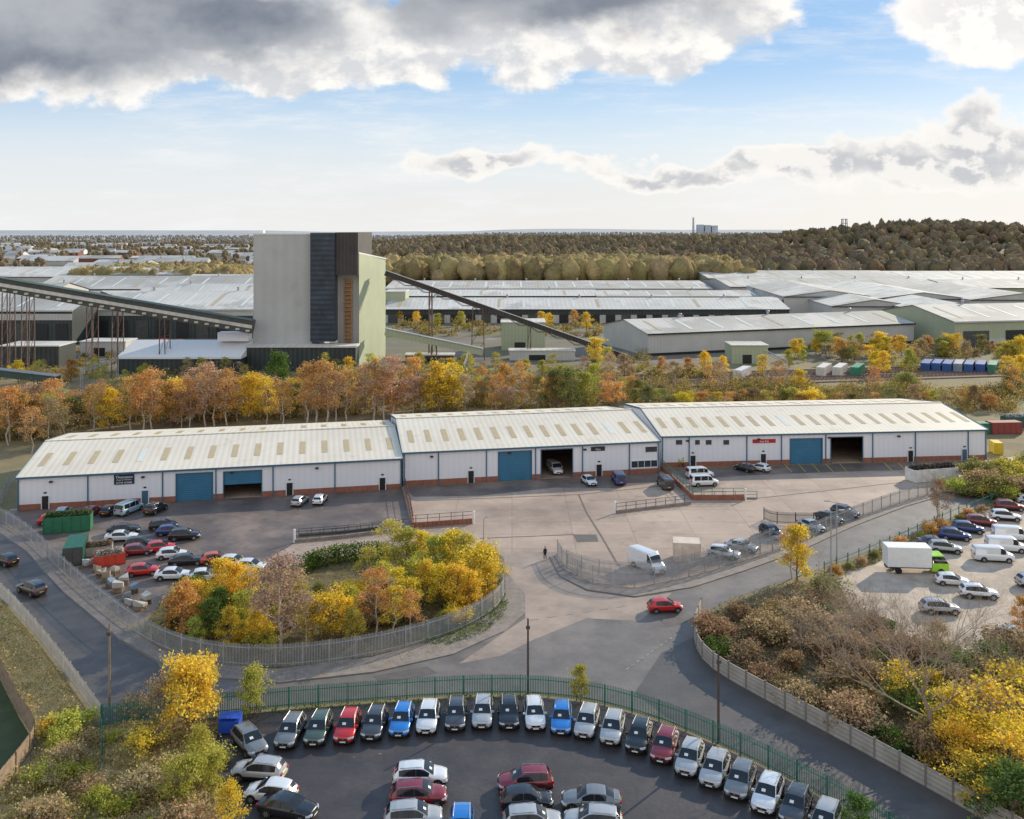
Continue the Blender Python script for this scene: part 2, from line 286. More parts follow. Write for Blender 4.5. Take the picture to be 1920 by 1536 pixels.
# ---------- warehouse units
def uofpx(P,d,px):
    k=(px-960)/F; return (k*P[1]-P[0])/(d[0]-k*d[1])
def unit(pl,pr,D,ze,zr,label,posts,rollers,opens,doors,wins,nsky,half=None):
    P=S(*pl);Q=S(*pr); d=Vector((Q[0]-P[0],Q[1]-P[1])); Ln=d.length; d.normalize(); rz=math.atan2(d.y,d.x)
    root=top(empty('warehouse',(P[0],P[1],0),rz),label,'warehouse')
    u=lambda px:uofpx(P,d,px)
    def z(px,py):
        Y=P[1]+u(px)*d.y; return max(0,45-(py-432)*Y/F)
    ops=[]
    for (a,b,t) in rollers+opens: ops.append((u(a),u(b),0,z((a+b)/2,t)))
    us=sorted({0,Ln}|{o[0] for o in ops}|{o[1] for o in ops}); zs=sorted({0,.95,ze}|{o[3] for o in ops})
    w=MB(); pb=MB()
    for i in range(len(us)-1):
        for j in range(len(zs)-1):
            cu=(us[i]+us[i+1])/2; cz=(zs[j]+zs[j+1])/2
            if any(o[0]<cu<o[1] and cz<o[3] for o in ops): continue
            if zs[j+1]<=.95: pb.box(us[i],-.06,0,us[i+1],.15,.95)
            else: w.add([(us[i],0,zs[j]),(us[i+1],0,zs[j]),(us[i+1],0,zs[j+1]),(us[i],0,zs[j+1])],[(0,1,2,3)])
    for x in(0,Ln):
        w.add([(x,0,0),(x,D,0),(x,D,ze),(x,D/2,zr-.05),(x,0,ze)],[(0,1,2,3,4)])
    w.add([(0,D,0),(Ln,D,0),(Ln,D,ze),(0,D,ze)],[(0,1,2,3)])
    w.obj('wall',wallw,root); pb.obj('brick_plinth',brick,root)
    MB().box(.1,.2,.0,Ln-.1,D-.1,.06).obj('floor',conc,root)
    r=MB(); o=.35
    r.add([(-.2,-o,ze),(Ln+.2,-o,ze),(Ln+.2,D/2,zr),(-.2,D/2,zr),(-.2,D+o,ze),(Ln+.2,D+o,ze)],[(0,1,2,3),(3,2,5,4)])
    r.add([(-.2,-o,ze-.12),(Ln+.2,-o,ze-.12),(Ln+.2,D/2,zr-.12),(-.2,D/2,zr-.12),(-.2,D+o,ze-.12),(Ln+.2,D+o,ze-.12)],[(3,2,1,0),(4,5,2,3)])
    r.beam((-.2,D/2,zr+.05),(Ln+.2,D/2,zr+.05),.6,.1)
    r.obj('roof',roofm,root)
    g2=MB(); g2.box(-.22,-o-.14,ze-.28,Ln+.22,-o-.003,ze+.02)
    for x in(-.26,Ln+.203): 
        g2.add([(x,-o,ze-.25),(x,D/2,zr-.25),(x,D/2,zr+.12),(x,-o,ze+.12),(x+.06,-o,ze-.25),(x+.06,D/2,zr-.25),(x+.06,D/2,zr+.12),(x+.06,-o,ze+.12)],[(0,1,2,3),(7,6,5,4),(3,2,6,7)])
        g2.add([(x,D+o,ze-.25),(x,D/2,zr-.25),(x,D/2,zr+.12),(x,D+o,ze+.12),(x+.06,D+o,ze-.25),(x+.06,D/2,zr-.25),(x+.06,D/2,zr+.12),(x+.06,D+o,ze+.12)],[(3,2,1,0),(4,5,6,7),(7,6,2,3)])
    g2.obj('gutter',bluet,root)
    for px in posts: 
        x=min(max(u(px),.12),Ln-.12); MB().box(x-.1,-.16,0,x+.1,-.062,ze-.28).obj('downpipe',bluet,root)
    for (a,b,t) in rollers:
        tz=z((a+b)/2,t); half_open=(a,b) in (half or []); z0=tz*.52 if half_open else 0.02
        MB().box(u(a),.12,z0,u(b),.2,tz).obj('roller_door',blued,root)
    for (a,b,t) in rollers+opens:
        tz=z((a+b)/2,t)
        MB().box(u(a)-.15,-.1,0,u(a),.1,tz+.15).box(u(b),-.1,0,u(b)+.15,.1,tz+.15).box(u(a),-.1,tz,u(b),.1,tz+.15).obj('door_frame',bluet,root)
    for px in doors:
        x=u(px); dd=MB().box(x-.5,-.1,.02,x+.5,-.062,2.15).obj('door',dark if px%2 else bluet,root)
        MB().box(x-.62,-.13,0,x-.5,-.05,2.27).box(x+.5,-.13,0,x+.62,-.05,2.27).box(x-.5,-.13,2.15,x+.5,-.05,2.27).obj('door_frame',whitep,root)
        MB().box(x+.33,-.16,1.,x+.42,-.101,1.08).obj('handle',alloy,dd)
        MB().box(x-.2,-.22,2.6,x+.2,-.03,2.8).obj('wall_light',dark,root)
    for (a,b,t,bt) in wins:
        x0,x1,z0,z1=u(a),u(b),z(a,bt),z(a,t)
        wi=MB().box(x0,-.05,z0,x1,-.02,z1).obj('window',wing,root)
        fr=MB().box(x0-.1,-.09,z0-.1,x1+.1,-.003,z0).box(x0-.1,-.09,z1,x1+.1,-.003,z1+.1).box(x0-.1,-.09,z0,x0,-.003,z1).box(x1,-.09,z0,x1+.1,-.003,z1)
        k=max(1,int((x1-x0)/1.2))
        for i in range(1,k): xx=x0+(x1-x0)*i/k; fr.box(xx-.04,-.085,z0,xx+.04,-.051,z1)
        fr.obj('frame',whitep,wi)
    sl=(zr-ze)/(D/2+o)
    for i in range(nsky):
        x=(i+.6)*Ln/nsky
        for (y0,y1) in ((4.2,10.2),(D/2+5.,D/2+10.5)):
            zz=lambda y: (ze+(y+o)*sl if y<D/2 else zr-(y-D/2)*sl)+.03
            MB().add([(x-.5,y0,zz(y0)),(x+.5,y0,zz(y0)),(x+.5,y1,zz(y1)),(x-.5,y1,zz(y1))],[(0,1,2,3)]).obj('skylight',skyw if (R.random()<.05) else skyl,root)
    for k in range(int(Ln/14)):
        x=5+k*14; MB().box(x-.25,-.45,ze-1.1,x+.25,-.003,ze-.85).obj('floodlight',dark,root)
    return root,u,z,Ln
uA=unit((33,958),(753,917),33,5.4,7.6,'long low white clad warehouse with teal doors and pale ribbed roof',[33,165,305,405,512,628,752],[(331,398,888),(420,490,884)],[],[85,272,543,717],[],16,half=[(420,490)])
uB=unit((756,912),(1236,887),34,6.0,8.6,'taller white clad warehouse with open loading door and sunlit roof',[758,822,912,1004,1092,1180,1234],[(935,996,847)],[(1015,1073,843)],[883,1123],[(1210,1232,838,848),(1184,1232,865,877)],15)
uC=unit((1240,877),(1850,862),33,6.0,8.2,'white clad warehouse with small windows and a red sign',[1242,1292,1400,1465,1548,1636,1716,1815,1848],[(1482,1541,823)],[(1558,1617,820)],[1299,1431,1707,1808],[(1267,1279,825,834),(1303,1312,825,834),(1323,1334,825,834),(1356,1367,825,834)],21)
def sign(unitt,a,b,t,bt,mat,lines,label,cols=whitep):
    root,u,z,Ln=unitt; x0,x1,z0,z1=u(a),u(b),z(a,bt),z(a,t)
    s=MB().box(x0,-.12,z0,x1,-.02,z1).obj('sign',mat,root); s['label']=label
    for i,(tx,sz,dy) in enumerate(lines):
        cu=bpy.data.curves.new('lettering','FONT'); cu.body=tx; cu.size=sz; cu.extrude=.01; cu.align_x='CENTER'
        o=link(bpy.data.objects.new('tmp',cu)); bpy.context.view_layer.update(); me=bpy.data.meshes.new_from_object(o.evaluated_get(bpy.context.evaluated_depsgraph_get())); bpy.data.objects.remove(o)
        me.materials.clear(); me.materials.append(cols)
        o=link(bpy.data.objects.new('lettering',me)); o.parent=s; o.location=((x0+x1)/2,-.14,z0+dy); o.rotation_euler=(math.pi/2,0,0)
sign(uA,214,252,890,909,M('navy_sign',(.02,.03,.07),None,2,.4),[('Thomason',.62,1.0),('Doors & Windows',.3,.66),('01744 453688',.42,.15)],'navy company sign with white lettering')
sign(uC,1411,1454,824,831,M('red_sign',(.5,.02,.03),None,2,.4),[('Kee Fab',.55,.14)],'long red sign with white lettering')
sign(uB,1108,1134,838,846,M('charcoal_sign',(.03,.03,.035),None,2,.4),[('Gym',.5,.15)],'small dark sign')
# ---------- generic shed
def shed(P,ang,L,D,ze,zr,wm,rm,label,openings=0,band=None,gd=False,name='industrial_shed',cat='factory building',simple=False):
    root=top(empty(name,(P[0],P[1],0),ang),label,cat)
    w=MB()
    if gd:
        for y in(0,D): w.add([(0,y,0),(L,y,0),(L,y,ze),(L/2,y,zr-.05),(0,y,ze)],[(0,1,2,3,4)])
        for x in(0,L): w.add([(x,0,0),(x,D,0),(x,D,ze),(x,0,ze)],[(0,1,2,3)])
    else:
        for x in(0,L): w.add([(x,0,0),(x,D,0),(x,D,ze),(x,D/2,zr-.05),(x,0,ze)],[(0,1,2,3,4)])
        for y in(0,D): w.add([(0,y,0),(L,y,0),(L,y,ze),(0,y,ze)],[(0,1,2,3)])
    w.obj('wall',wm,root)
    r=MB()
    def q(a):
        for dz in(0,-.2): r.add([(x,y,z+dz) for x,y,z in a],[(0,1,2,3)])
    if gd: q([(-.5,-.6,ze),(L/2,-.6,zr),(L/2,D+.6,zr),(-.5,D+.6,ze)]); q([(L/2,-.6,zr),(L+.5,-.6,ze),(L+.5,D+.6,ze),(L/2,D+.6,zr)])
    else: q([(-.5,-.6,ze),(L+.5,-.6,ze),(L+.5,D/2,zr),(-.5,D/2,zr)]); q([(-.5,D/2,zr),(L+.5,D/2,zr),(L+.5,D+.6,ze),(-.5,D+.6,ze)])
    r.obj('roof',rm,root)
    if simple: return root
    if band: MB().box(-.02,-.15,band[0]*ze,L+.02,-.02,band[1]*ze).obj('wall_band',band[2],root)
    MB().box(-.5,-.75,ze-.5,L+.5,-.61,ze+.05).obj('gutter',band[2] if band else steeld,root)
    if not gd:
        k=max(2,int(L/12))
        for i in range(k):
            x=(i+.5)*L/k
            y0,y1=D*.08,D*.42; zz=lambda y:ze+(zr-ze)*(y+.6)/(D/2+.6)+.06
            MB().add([(x-.7,y0,zz(y0)),(x+.7,y0,zz(y0)),(x+.7,y1,zz(y1)),(x-.7,y1,zz(y1))],[(0,1,2,3)]).obj('skylight',skyl if i%4==0 else skyw,root)
            if i%3==1: MB().tube((x+4,D/2,zr-.2),(x+4,D/2,zr+1.3),.5,n=8).tube((x+4,D/2,zr+1.3),(x+4,D/2,zr+1.6),.8,.5,n=8).obj('roof_vent',galv,root)
    else:
        for i in range(int(D/16)):
            y=(i+.5)*16
            for sd in(.12,.62):
                x0,x1=L*sd,L*(sd+.26); zz=lambda x:(ze+(zr-ze)*(x/(L/2)) if x<L/2 else zr-(zr-ze)*((x-L/2)/(L/2)))+.08
                MB().add([(x0,y-1,zz(x0)),(x1,y-1,zz(x1)),(x1,y+1,zz(x1)),(x0,y+1,zz(x0))],[(0,1,2,3)]).obj('skylight',skyw,root)
    for i in range(openings):
        x=(i+.5)*L/openings; ww=L/openings*.3; MB().box(x-ww,-.25,0,x+ww,-.16,ze*.62).obj('doorway',dark if i%3 else steeld,root)
    return root
def shp(x0,x1,yb,ze_y,zr_y,D,wm,rm,label,**k):
    P=S(x0,yb);Q=S(x1,yb); ze=45-(ze_y-432)*P[1]/F; zr=45-(zr_y-432)*(P[1]+D/2)/F
    return shed(P,0,Q[0]-P[0],D,ze,max(zr,ze+1),wm,rm,label,**k)
shp(-90,135,648,582,546,50,walldk,roofg,'dark factory shed with pale roof and open bays',openings=6,band=(.72,.9,wallg))
shp(135,474,635,580,545,60,walldk,roofl,'long dark walled factory shed with pale sloping roof',openings=9,band=(.78,.98,wallg))
shp(250,520,600,556,532,40,wallg,roofl,'overlapping pale factory shed')
shp(-160,90,600,552,530,45,wallg,roofg,'overlapping grey factory shed')
shp(60,470,575,542,517,60,wallg,roofg,'grey factory shed with weathered roof')
shp(-120,210,545,519,500,70,wallg,roofl,'distant pale roofed factory hall')
shp(205,345,545,515,502,60,wallg,roofg,'distant grey roofed factory hall')
shp(335,520,560,530,514,60,walls,roofg,'factory hall with greenish grey roof')
shp(722,1480,606,580,558,45,wallg,roofl,'very long low factory hall with pale roof',openings=26,band=(.6,.98,walldk))
shp(722,1120,574,555,543,40,walldk,roofl,'low factory hall behind with pale roof')
shp(722,1335,555,541,526,90,walldk,roofg,'long dark green factory hall with grey roof',band=(.5,.9,wallg))
shp(1120,1480,575,556,544,50,walldk,roofg,'low factory hall with mixed roof')
for x0,x1,yb,a,b,D,wm_,rm_ in [(1330,1700,543,522,507,110,walls,roofg),(1700,2060,543,524,508,110,wallg,roofl),(1370,1800,560,538,522,90,wallg,roofg),(1800,2100,562,540,524,90,walls,roofg)]:
    shp(x0,x1,yb,a,b,D,wm_,rm_,'broad low factory hall with weathered grey roof')
for i,(x0,x1,yb,a,b,D) in enumerate([(1470,1640,590,556,543,100),(1640,1820,595,560,546,100),(1820,2010,600,562,548,100),(1560,1720,605,574,562,50),(1720,1870,618,582,566,55)]):
    P=S(x0,yb);Q=S(x1,yb); ze=45-(a-432)*P[1]/F; shed(P,math.radians(-3),Q[0]-P[0],D,ze,ze+3.4,wallg,[roofg,roofl][i%3==1],'low gabled factory hall with pale grey roof',gd=True)
shed((48.6,333.7),math.radians(19),118,38,8.,11.5,wallg,roofg,'grey clad storage shed with gable end beside yellow trees',band=(0,.12,dark))
P=S(1790,652); shed(P,math.radians(12),75,50,10,14.5,walls,roofg,'sage green shed with grey roof and dark doors',band=(.1,.3,wallg),openings=4)
for (x0,x1,yb,zt,D,m,lb) in [(940,1022,657,10.3,14,walls,'sage green block with flat roof'),(1372,1440,682,6,10,walls,'small sage green hut'),(955,1078,676,3.2,6,wallg,'low pale concrete enclosure'),(1400,1466,590,8,16,wallg,'white flat roofed plant room'),(722,760,600,14,16,walls,'sage green plant building'),(0,110,690,7,12,walldk,'dark low plant building under conveyor'),(150,235,668,5,10,wallg,'small grey plant building'),(760,850,680,2.4,5,walldk,'low dark concrete wall block')]:
    P=S(x0,yb);Q=S(x1,yb); r=top(empty('plant_building',(P[0],P[1],0),0),lb,'building'); w=Q[0]-P[0]
    MB().box(0,0,0,w,D,zt).obj('wall',m,r); MB().box(-.3,-.3,zt,w+.3,D+.3,zt+.35).obj('roof',roofl,r); MB().box(w*.3,-.08,0,w*.55,-.01,min(3,zt*.6)).obj('door',dark,r)
# ---------- tower
T=top(empty('industrial_tower',(-67,305,0),0),'tall grey and navy clad industrial batching tower','industrial tower')
def tb(n,m,*a,lb=None):
    x0,y0,z0,x1,y1,z1=a; o=MB().box(x0+67,y0-305,z0,x1+67,y1-305,z1).obj(n,m,T)
    if lb:o['label']=lb
    return o
tb('main_block',M('tower_cladding',(.52,.525,.5),(.46,.465,.445),.1,.6,corr=('X',3.5,.05),spots=[(.15,(.42,.42,.4),.55,.75)]),-84.5,305,0,-65.4,334,43.6); tb('navy_column',wallnv,-65.4,302.5,8.9,-57.5,318,44.2,lb='navy ribbed lift column')
tb('upper_box',wallbr,-57.5,303.5,30.5,-50.1,334,44.3,lb='dark overhanging upper box'); tb('recess_panel',wallg,-57.5,308,0,-50.1,334,30.5)
tb('roof_cap',whitep,-84.8,304.8,43.6,-65.4,334.2,44.1); tb('plinth',walldk,-84.7,298,0,-50,304.9,7.6); tb('plinth_roof',roofl,-85,297.6,7.6,-49.7,305,8.1)
tb('roof_hut',whitep,-83.5,308,44.1,-82,310,45.)
m2=MB()
for i in range(15): m2.box(-55.2+67,1.2,9.5+i*1.3,-52.6+67,2.9,9.7+i*1.3)
for x in(-55.2,-52.7): m2.box(x+67,1.1,8.,x+67.2,1.3,29.5)
m2.box(-55.+67,2.2,8.2,-52.8+67,2.4,29); m2.obj('stair_stack',M('rusty_orange',(.45,.28,.15),(.32,.18,.1),1,.8),T)
sb=MB(); sb.prism([(17.0,0.2),(22.3,25),(17,29),(16.9,28.9)],0,37.); sb.v=[(x,y,z if z<1 else 37.5-max(0,y)*.11) for x,y,z in sb.v]
sb.obj('side_block',M('sage_side',(.46,.51,.35),(.4,.45,.31),.15,.6,corr=('Y',1.3,.1)),T)
rb=MB().prism([(16.8,0.),(22.6,25),(17,29.3),(16.7,28.9)],37,37.4); rb.v=[(x,y,z+.5-max(0,y)*.11) for x,y,z in rb.v]; rb.obj('side_block_roof',whitep,T)
L=top(empty('annexe_building',(-123,292,0),0),'low dark annexe with bright white roof beside the tower','building')
MB().box(0,0,0,38,13,4.8).obj('wall',walldk,L); MB().prism([(-.5,-.5),(38.3,-.5),(38.3,13.5),(-.5,13.5)],4.8,[5.4,5.4,9.2,9.2]).obj('roof',whitep,L); MB().box(28,9,9.2,38,13.4,12.).obj('upper_wall',wallw,L)
def trestle(par,x,y,zt,w=3.,d=5,m=rust):
    t=MB(); k=max(2,int(zt/5))
    for sx in(-1,1):
        for sy in(-1,1): t.beam((x+sx*w/2*1.3,y+sy*d/2,0),(x+sx*w/2,y+sy*d/2,zt),.24,.24)
    for i in range(k):
        a,b=zt*i/k,zt*(i+1)/k
        for sy in(-1,1):
            t.beam((x-w/2*1.2,y+sy*d/2,a),(x+w/2*1.1,y+sy*d/2,b),.1,.1); t.beam((x-w/2*1.1,y+sy*d/2,b),(x+w/2*1.1,y+sy*d/2,b),.1,.1)
    t.obj('trestle',m,par)
def conveyor(p0,p1,w,h,label,legs,stripe=True,gm=None):
    c=top(empty('conveyor_bridge',(0,0,0)),label,'conveyor'); p0=Vector(p0);p1=Vector(p1)
    MB().beam(p0,p1,w,h).obj('gallery',gm or (steeld if stripe else wallbr),c)
    up=Vector((0,0,h/2+.12)); MB().beam(p0+up,p1+up,w+.6,.2).obj('gallery_roof',dgreen if stripe else galv,c)
    if stripe:
        dn=Vector((0,-w/2-.06,0)); n=30
        MB().beam(p0+dn+Vector((0,0,h*.05)),p1+dn+Vector((0,0,h*.05)),.1,h*.26).obj('side_stripe',roofl,c)
        for i in range(n):
            q=p0.lerp(p1,(i+.5)/n)+dn+Vector((0,0,-h*.32)); MB().box(q.x-.9,q.y-.02,q.z-.3,q.x+.9,q.y+.05,q.z+.3).obj('window_panel',M('pale_panel',(.62,.6,.42),None,1,.5),c)
    elif not gm:
        bt=MB(); n=26
        for sy in(-w/2-.1,w/2+.1):
            for i in range(n):
                a=p0.lerp(p1,i/n)+Vector((0,sy,-h/2));b=p0.lerp(p1,(i+1)/n)+Vector((0,sy,-h/2-1.1*(i%2))); a.z-=1.1*((i+1)%2); bt.beam(a,b,.15,.15)
        bt.obj('truss',steeld,c)
    for t,ww in legs:
        q=p0.lerp(p1,t); trestle(c,q.x,q.y,q.z-h/2,ww,w)
    return c
def at(px,py,Y): return ((px-960)*Y/F,Y,45-(py-HY)*Y/F)
conveyor(at(-120,513,286),at(476,613,300),4.5,4.,'long covered dark conveyor bridge sloping down to the tower',[(.22,1.5),(.28,1.5),(.48,1.5),(.56,1.5),(.71,1.5)])
conveyor(at(722,512,318),at(1180,672,332),2.6,1.7,'slender brown conveyor bridge on steel trestles',[(.18,.9),(.37,3.5),(.58,.9)],False)
conveyor(at(722,622,315),at(905,660,318),2.5,2.2,'short sage conveyor housing at low level',[(.5,1.5)],False,walls)
conveyor(at(-80,690,262),at(110,712,262),2.2,2.,'low conveyor near the railway',[(.3,1.5),(.8,1.5)],False,dgreen)
# ---------- railway
r0=Vector(S(-400,778));r1=Vector(S(2400,688)); d=(r1-r0).normalized(); nrm=Vector((-d.y,d.x))
struct('railway_ballast',MB().prism([tuple(r0-nrm*2),tuple(r1-nrm*2),tuple(r1+nrm*22),tuple(r0+nrm*22)],0,.35),ballast)
for k,off in enumerate((1.5,5.2,10.5,14.2,18.6)):
    t=top(empty('railway_track',(0,0,0)),'steel railway track on brown ballast','railway track','parallel railway tracks')
    for s_ in(-.72,.72):
        a=r0+nrm*(off+s_);b=r1+nrm*(off+s_); MB().beam((a.x,a.y,.62),(b.x,b.y,.62),.12,.16).obj('rail',rust,t)
    sl=MB(); n=int((r1-r0).length/1.3)
    for i in range(n):
        c=r0+d*(i*1.3)+nrm*off; sl.obox(c.x,c.y,.35,.5,.15,1.3,math.atan2(d.y,d.x))
    sl.obj('sleepers',M('sleeper_concrete',(.3,.26,.23),None,1,.9),t)
def gantry(px,py):
    x,y=S(px,py); g=top(empty('rail_gantry',(x,y,0)),'grey lattice gantry spanning the railway','rail gantry','railway gantries')
    m=MB()
    for yy in(0,22):
        for sx in(-.3,.3): m.beam((sx,yy,0),(sx,yy,9),.12,.12)
        for i in range(9): m.beam((-.3 if i%2 else .3,yy,i),(.3 if i%2 else -.3,yy,i+1),.08,.08)
    m.obj('mast',galv,g); b=MB(); b.beam((0,0,9),(0,22,9),.15,.15).beam((0,0,8.2),(0,22,8.2),.15,.15)
    for i in range(22): b.beam((0,i,9 if i%2 else 8.2),(0,i+1,8.2 if i%2 else 9),.08,.08)
    b.obj('crossbeam',galv,g)
for p in((1475,737),(153,757),(870,745)): gantry(*p)
# ---------- fences
def resample(P,step):
    out=[];acc=0
    for a,b in zip(P[:-1],P[1:]):
        a=Vector(a);b=Vector(b);l=(b-a).length; t=acc
        while t<l: out.append((a+(b-a)*(t/l),math.atan2((b-a).y,(b-a).x))); t+=step
        acc=t-l
    return out
def smoothp(P,n=2):
    P=[Vector(p) for p in P]
    for _ in range(n):
        Q=[P[0]]
        for a,b in zip(P[:-1],P[1:]): Q+=[a*.75+b*.25,a*.25+b*.75]
        P=Q+[P[-1]]
    return P
def palisade(pts,h,mat,label,step=.16,w=.07,base=.1,name='palisade_fence',cat='fence'):
    P=smoothp(SS(pts)); f=top(empty(name,(P[0].x,P[0].y,0)),label,cat); ox,oy=P[0]
    pl=MB()
    for c,a in resample(P,step):
        x,y=c.x-ox,c.y-oy; cs,sn=math.cos(a)*w/2,math.sin(a)*w/2
        hh=h*R.uniform(.985,1.01)
        pl.add([(x-cs,y-sn,base),(x+cs,y+sn,base),(x+cs,y+sn,hh-.1),(x,y,hh),(x-cs,y-sn,hh-.1)],[(0,1,2,3,4)])
    pl.obj('pales',mat,f)
    rl=MB()
    for a,b in zip(P[:-1],P[1:]):
        for z in(.4,h-.45): rl.beam((a.x-ox,a.y-oy,z),(b.x-ox,b.y-oy,z),.05,.07)
    rl.obj('rail',mat,f)
    ps=resample(P,2.75)
    for i in range(0,min(len(ps),95)):
        c,a=ps[i*len(ps)//min(len(ps),95)]; MB().obox(c.x-ox+.04,c.y-oy+.04,0,h-.05,.05,.05,a).obj('post',mat,f)
palisade(inner,2.5,galv,'tall galvanised palisade fence curving round the planted island',w=.08)
palisade(gf,2.1,greens,'green palisade fence around the dealer car lot')
palisade([(188,1362),(192,1410),(188,1450)],1.9,greens,'short green palisade fence by rough grass')
palisade(lf,2.,M('pale_galvanised',(.66,.62,.55),(.48,.45,.41),1,.6),'pale weathered fence along the road edge',step=.22,w=.19)
palisade(inner2,2.3,galv,'galvanised palisade fence along the yard entrance road',w=.08)
palisade([(1062,1058),(1110,1076),(1190,1084),(1290,1068),(1380,1045),(1452,1012)],2.,galv,'inner mesh fence around parked van compound')
palisade([(903,1046),(925,1058),(945,1078)],2.3,galv,'open galvanised entrance gate',name='entrance_gate',cat='gate')
palisade([(1432,975),(1452,985),(1560,985)],2.,steeld,'dark steel gate fence beside parked cars')
palisade([(1545,1080),(1620,1050),(1710,1010),(1800,968),(1925,920),(2050,880)],1.9,greens,'green mesh fence along the car park edge',step=.3,w=.04)
palisade([(-40,1190),(0,1270),(35,1340),(72,1395),(40,1440),(0,1490)],2.0,wood,'weathered close boarded timber fence',step=.2,w=.19,name='timber_fence')
palisade([(20,905),(0,950),(-30,1000)],2.2,galv,'galvanised fence by the warehouse end')
P=smoothp(SS(wl)); f=top(empty('concrete_panel_wall',(P[0].x,P[0].y,0)),'stepped concrete post and panel boundary wall','wall'); rs=resample(P,2.4); ox,oy=P[0]
for (a,_),(b,_2) in zip(rs[:-1],rs[1:]):
    MB().beam((a.x-ox,a.y-oy,.85),(b.x-ox,b.y-oy,.85),.09,1.7).obj('panel',concw,f)
    MB().obox(a.x-ox,a.y-oy,0,1.85,.09,.09,_).obj('post',pave,f)
def lowwall(pts,h,mat,label,rail=None,hr=1.1,name='low_wall'):
    P=[Vector(p) for p in SS(pts)]; ox,oy=P[0]; f=top(empty(name,(ox,oy,0)),label,'wall'); m=MB()
    for a,b in zip(P[:-1],P[1:]): m.beam((a.x-ox,a.y-oy,h/2),(b.x-ox,b.y-oy,h/2),.3,h)
    m.obj('wall',mat,f)
    if rail:
        r=MB()
        for a,b in zip(P[:-1],P[1:]):
            for z in(h+hr*.5,h+hr): r.beam((a.x-ox,a.y-oy,z),(b.x-ox,b.y-oy,z),.06,.06)
        for c,a in resample(P,1.8): r.obox(c.x-ox,c.y-oy,h,h+hr,.04,.04,a)
        r.obj('railing',rail,f)
lowwall([(552,1018),(640,1010),(735,998),(770,992)],.5,pave,'low concrete loading ramp edge with railing',steeld)
lowwall([(560,1006),(640,1000),(715,992)],.4,steeld,'stack of steel stillages on ramp edge',steeld,.7)
lowwall([(760,918),(768,950),(775,990),(885,982)],.8,brick,'brick retaining wall with galvanised railing',steeld)
lowwall([(1155,963),(1295,946)],.5,pave,'low kerb wall with steel railing',steeld)
lowwall([(1240,880),(1265,905),(1300,938),(1395,938)],.9,brick,'brick ramp wall with green railing',greens)
lowwall([(1300,938),(1395,936),(1420,936)],.3,pave,'low ramp kerb',greens,1.)
def pole(px,py,h,mat,label,r=.13,lamp=0):
    x,y=S(px,py); p=top(empty('street_lamp' if lamp else 'utility_pole',(x,y,0)),label,'street lamp' if lamp else 'pole')
    MB().tube((0,0,0),(0,0,h),r,r*.65,10).obj('column' if lamp else 'post',mat,p)
    if lamp:
        MB().tube((0,0,h),(lamp*1.2,0,h+.25),.04,.04,6).obj('arm',mat,p); MB().box(min(lamp*1.,lamp*1.7),-.14,h+.2,max(lamp*1.,lamp*1.7),.14,h+.34).obj('lamp_head',galv,p)
    else:
        MB().box(-.2,-.2,h-.9,.2,-.1,h-.6).tube((0,0,h),(0,0,h+.12),r*.8,r*.2,8).obj('pole_cap',steeld,p)
pole(205,1328,7.8,wood,'weathered timber utility pole by the road'); pole(990,1300,7.2,dwood,'timber utility pole by green fence'); pole(1347,1392,7.9,dwood,'dark timber utility pole beside road')
pole(1558,1093,9,galv,'tall galvanised lamp column by the road',.1,1); pole(1569,1062,8.5,galv,'galvanised lamp column behind hedge',.1,-1); pole(907,1048,5.5,galv,'cctv style lamp column by the gate',.08,.3)
pole(438,735,8,galv,'slim lamp column by railway',.1,1); pole(1222,740,9,galv,'slim lamp column by sheds',.1,1); pole(1710,700,9,galv,'slim lamp column by containers',.1,1); pole(70,800,9,galv,'slim lamp column behind the birch trees',.1,1)
for px,py in((552,1018),(888,982),(1153,963),(1398,938)):
    x,y=S(px,py); b=top(empty('bollard',(x,y,0)),'tall white painted bollard at ramp end','bollard','white bollards in the yard'); MB().tube((0,0,0),(0,0,1.9),.16,.16,12).tube((0,0,1.9),(0,0,2.0),.16,.06,12).obj('post',whitep,b)
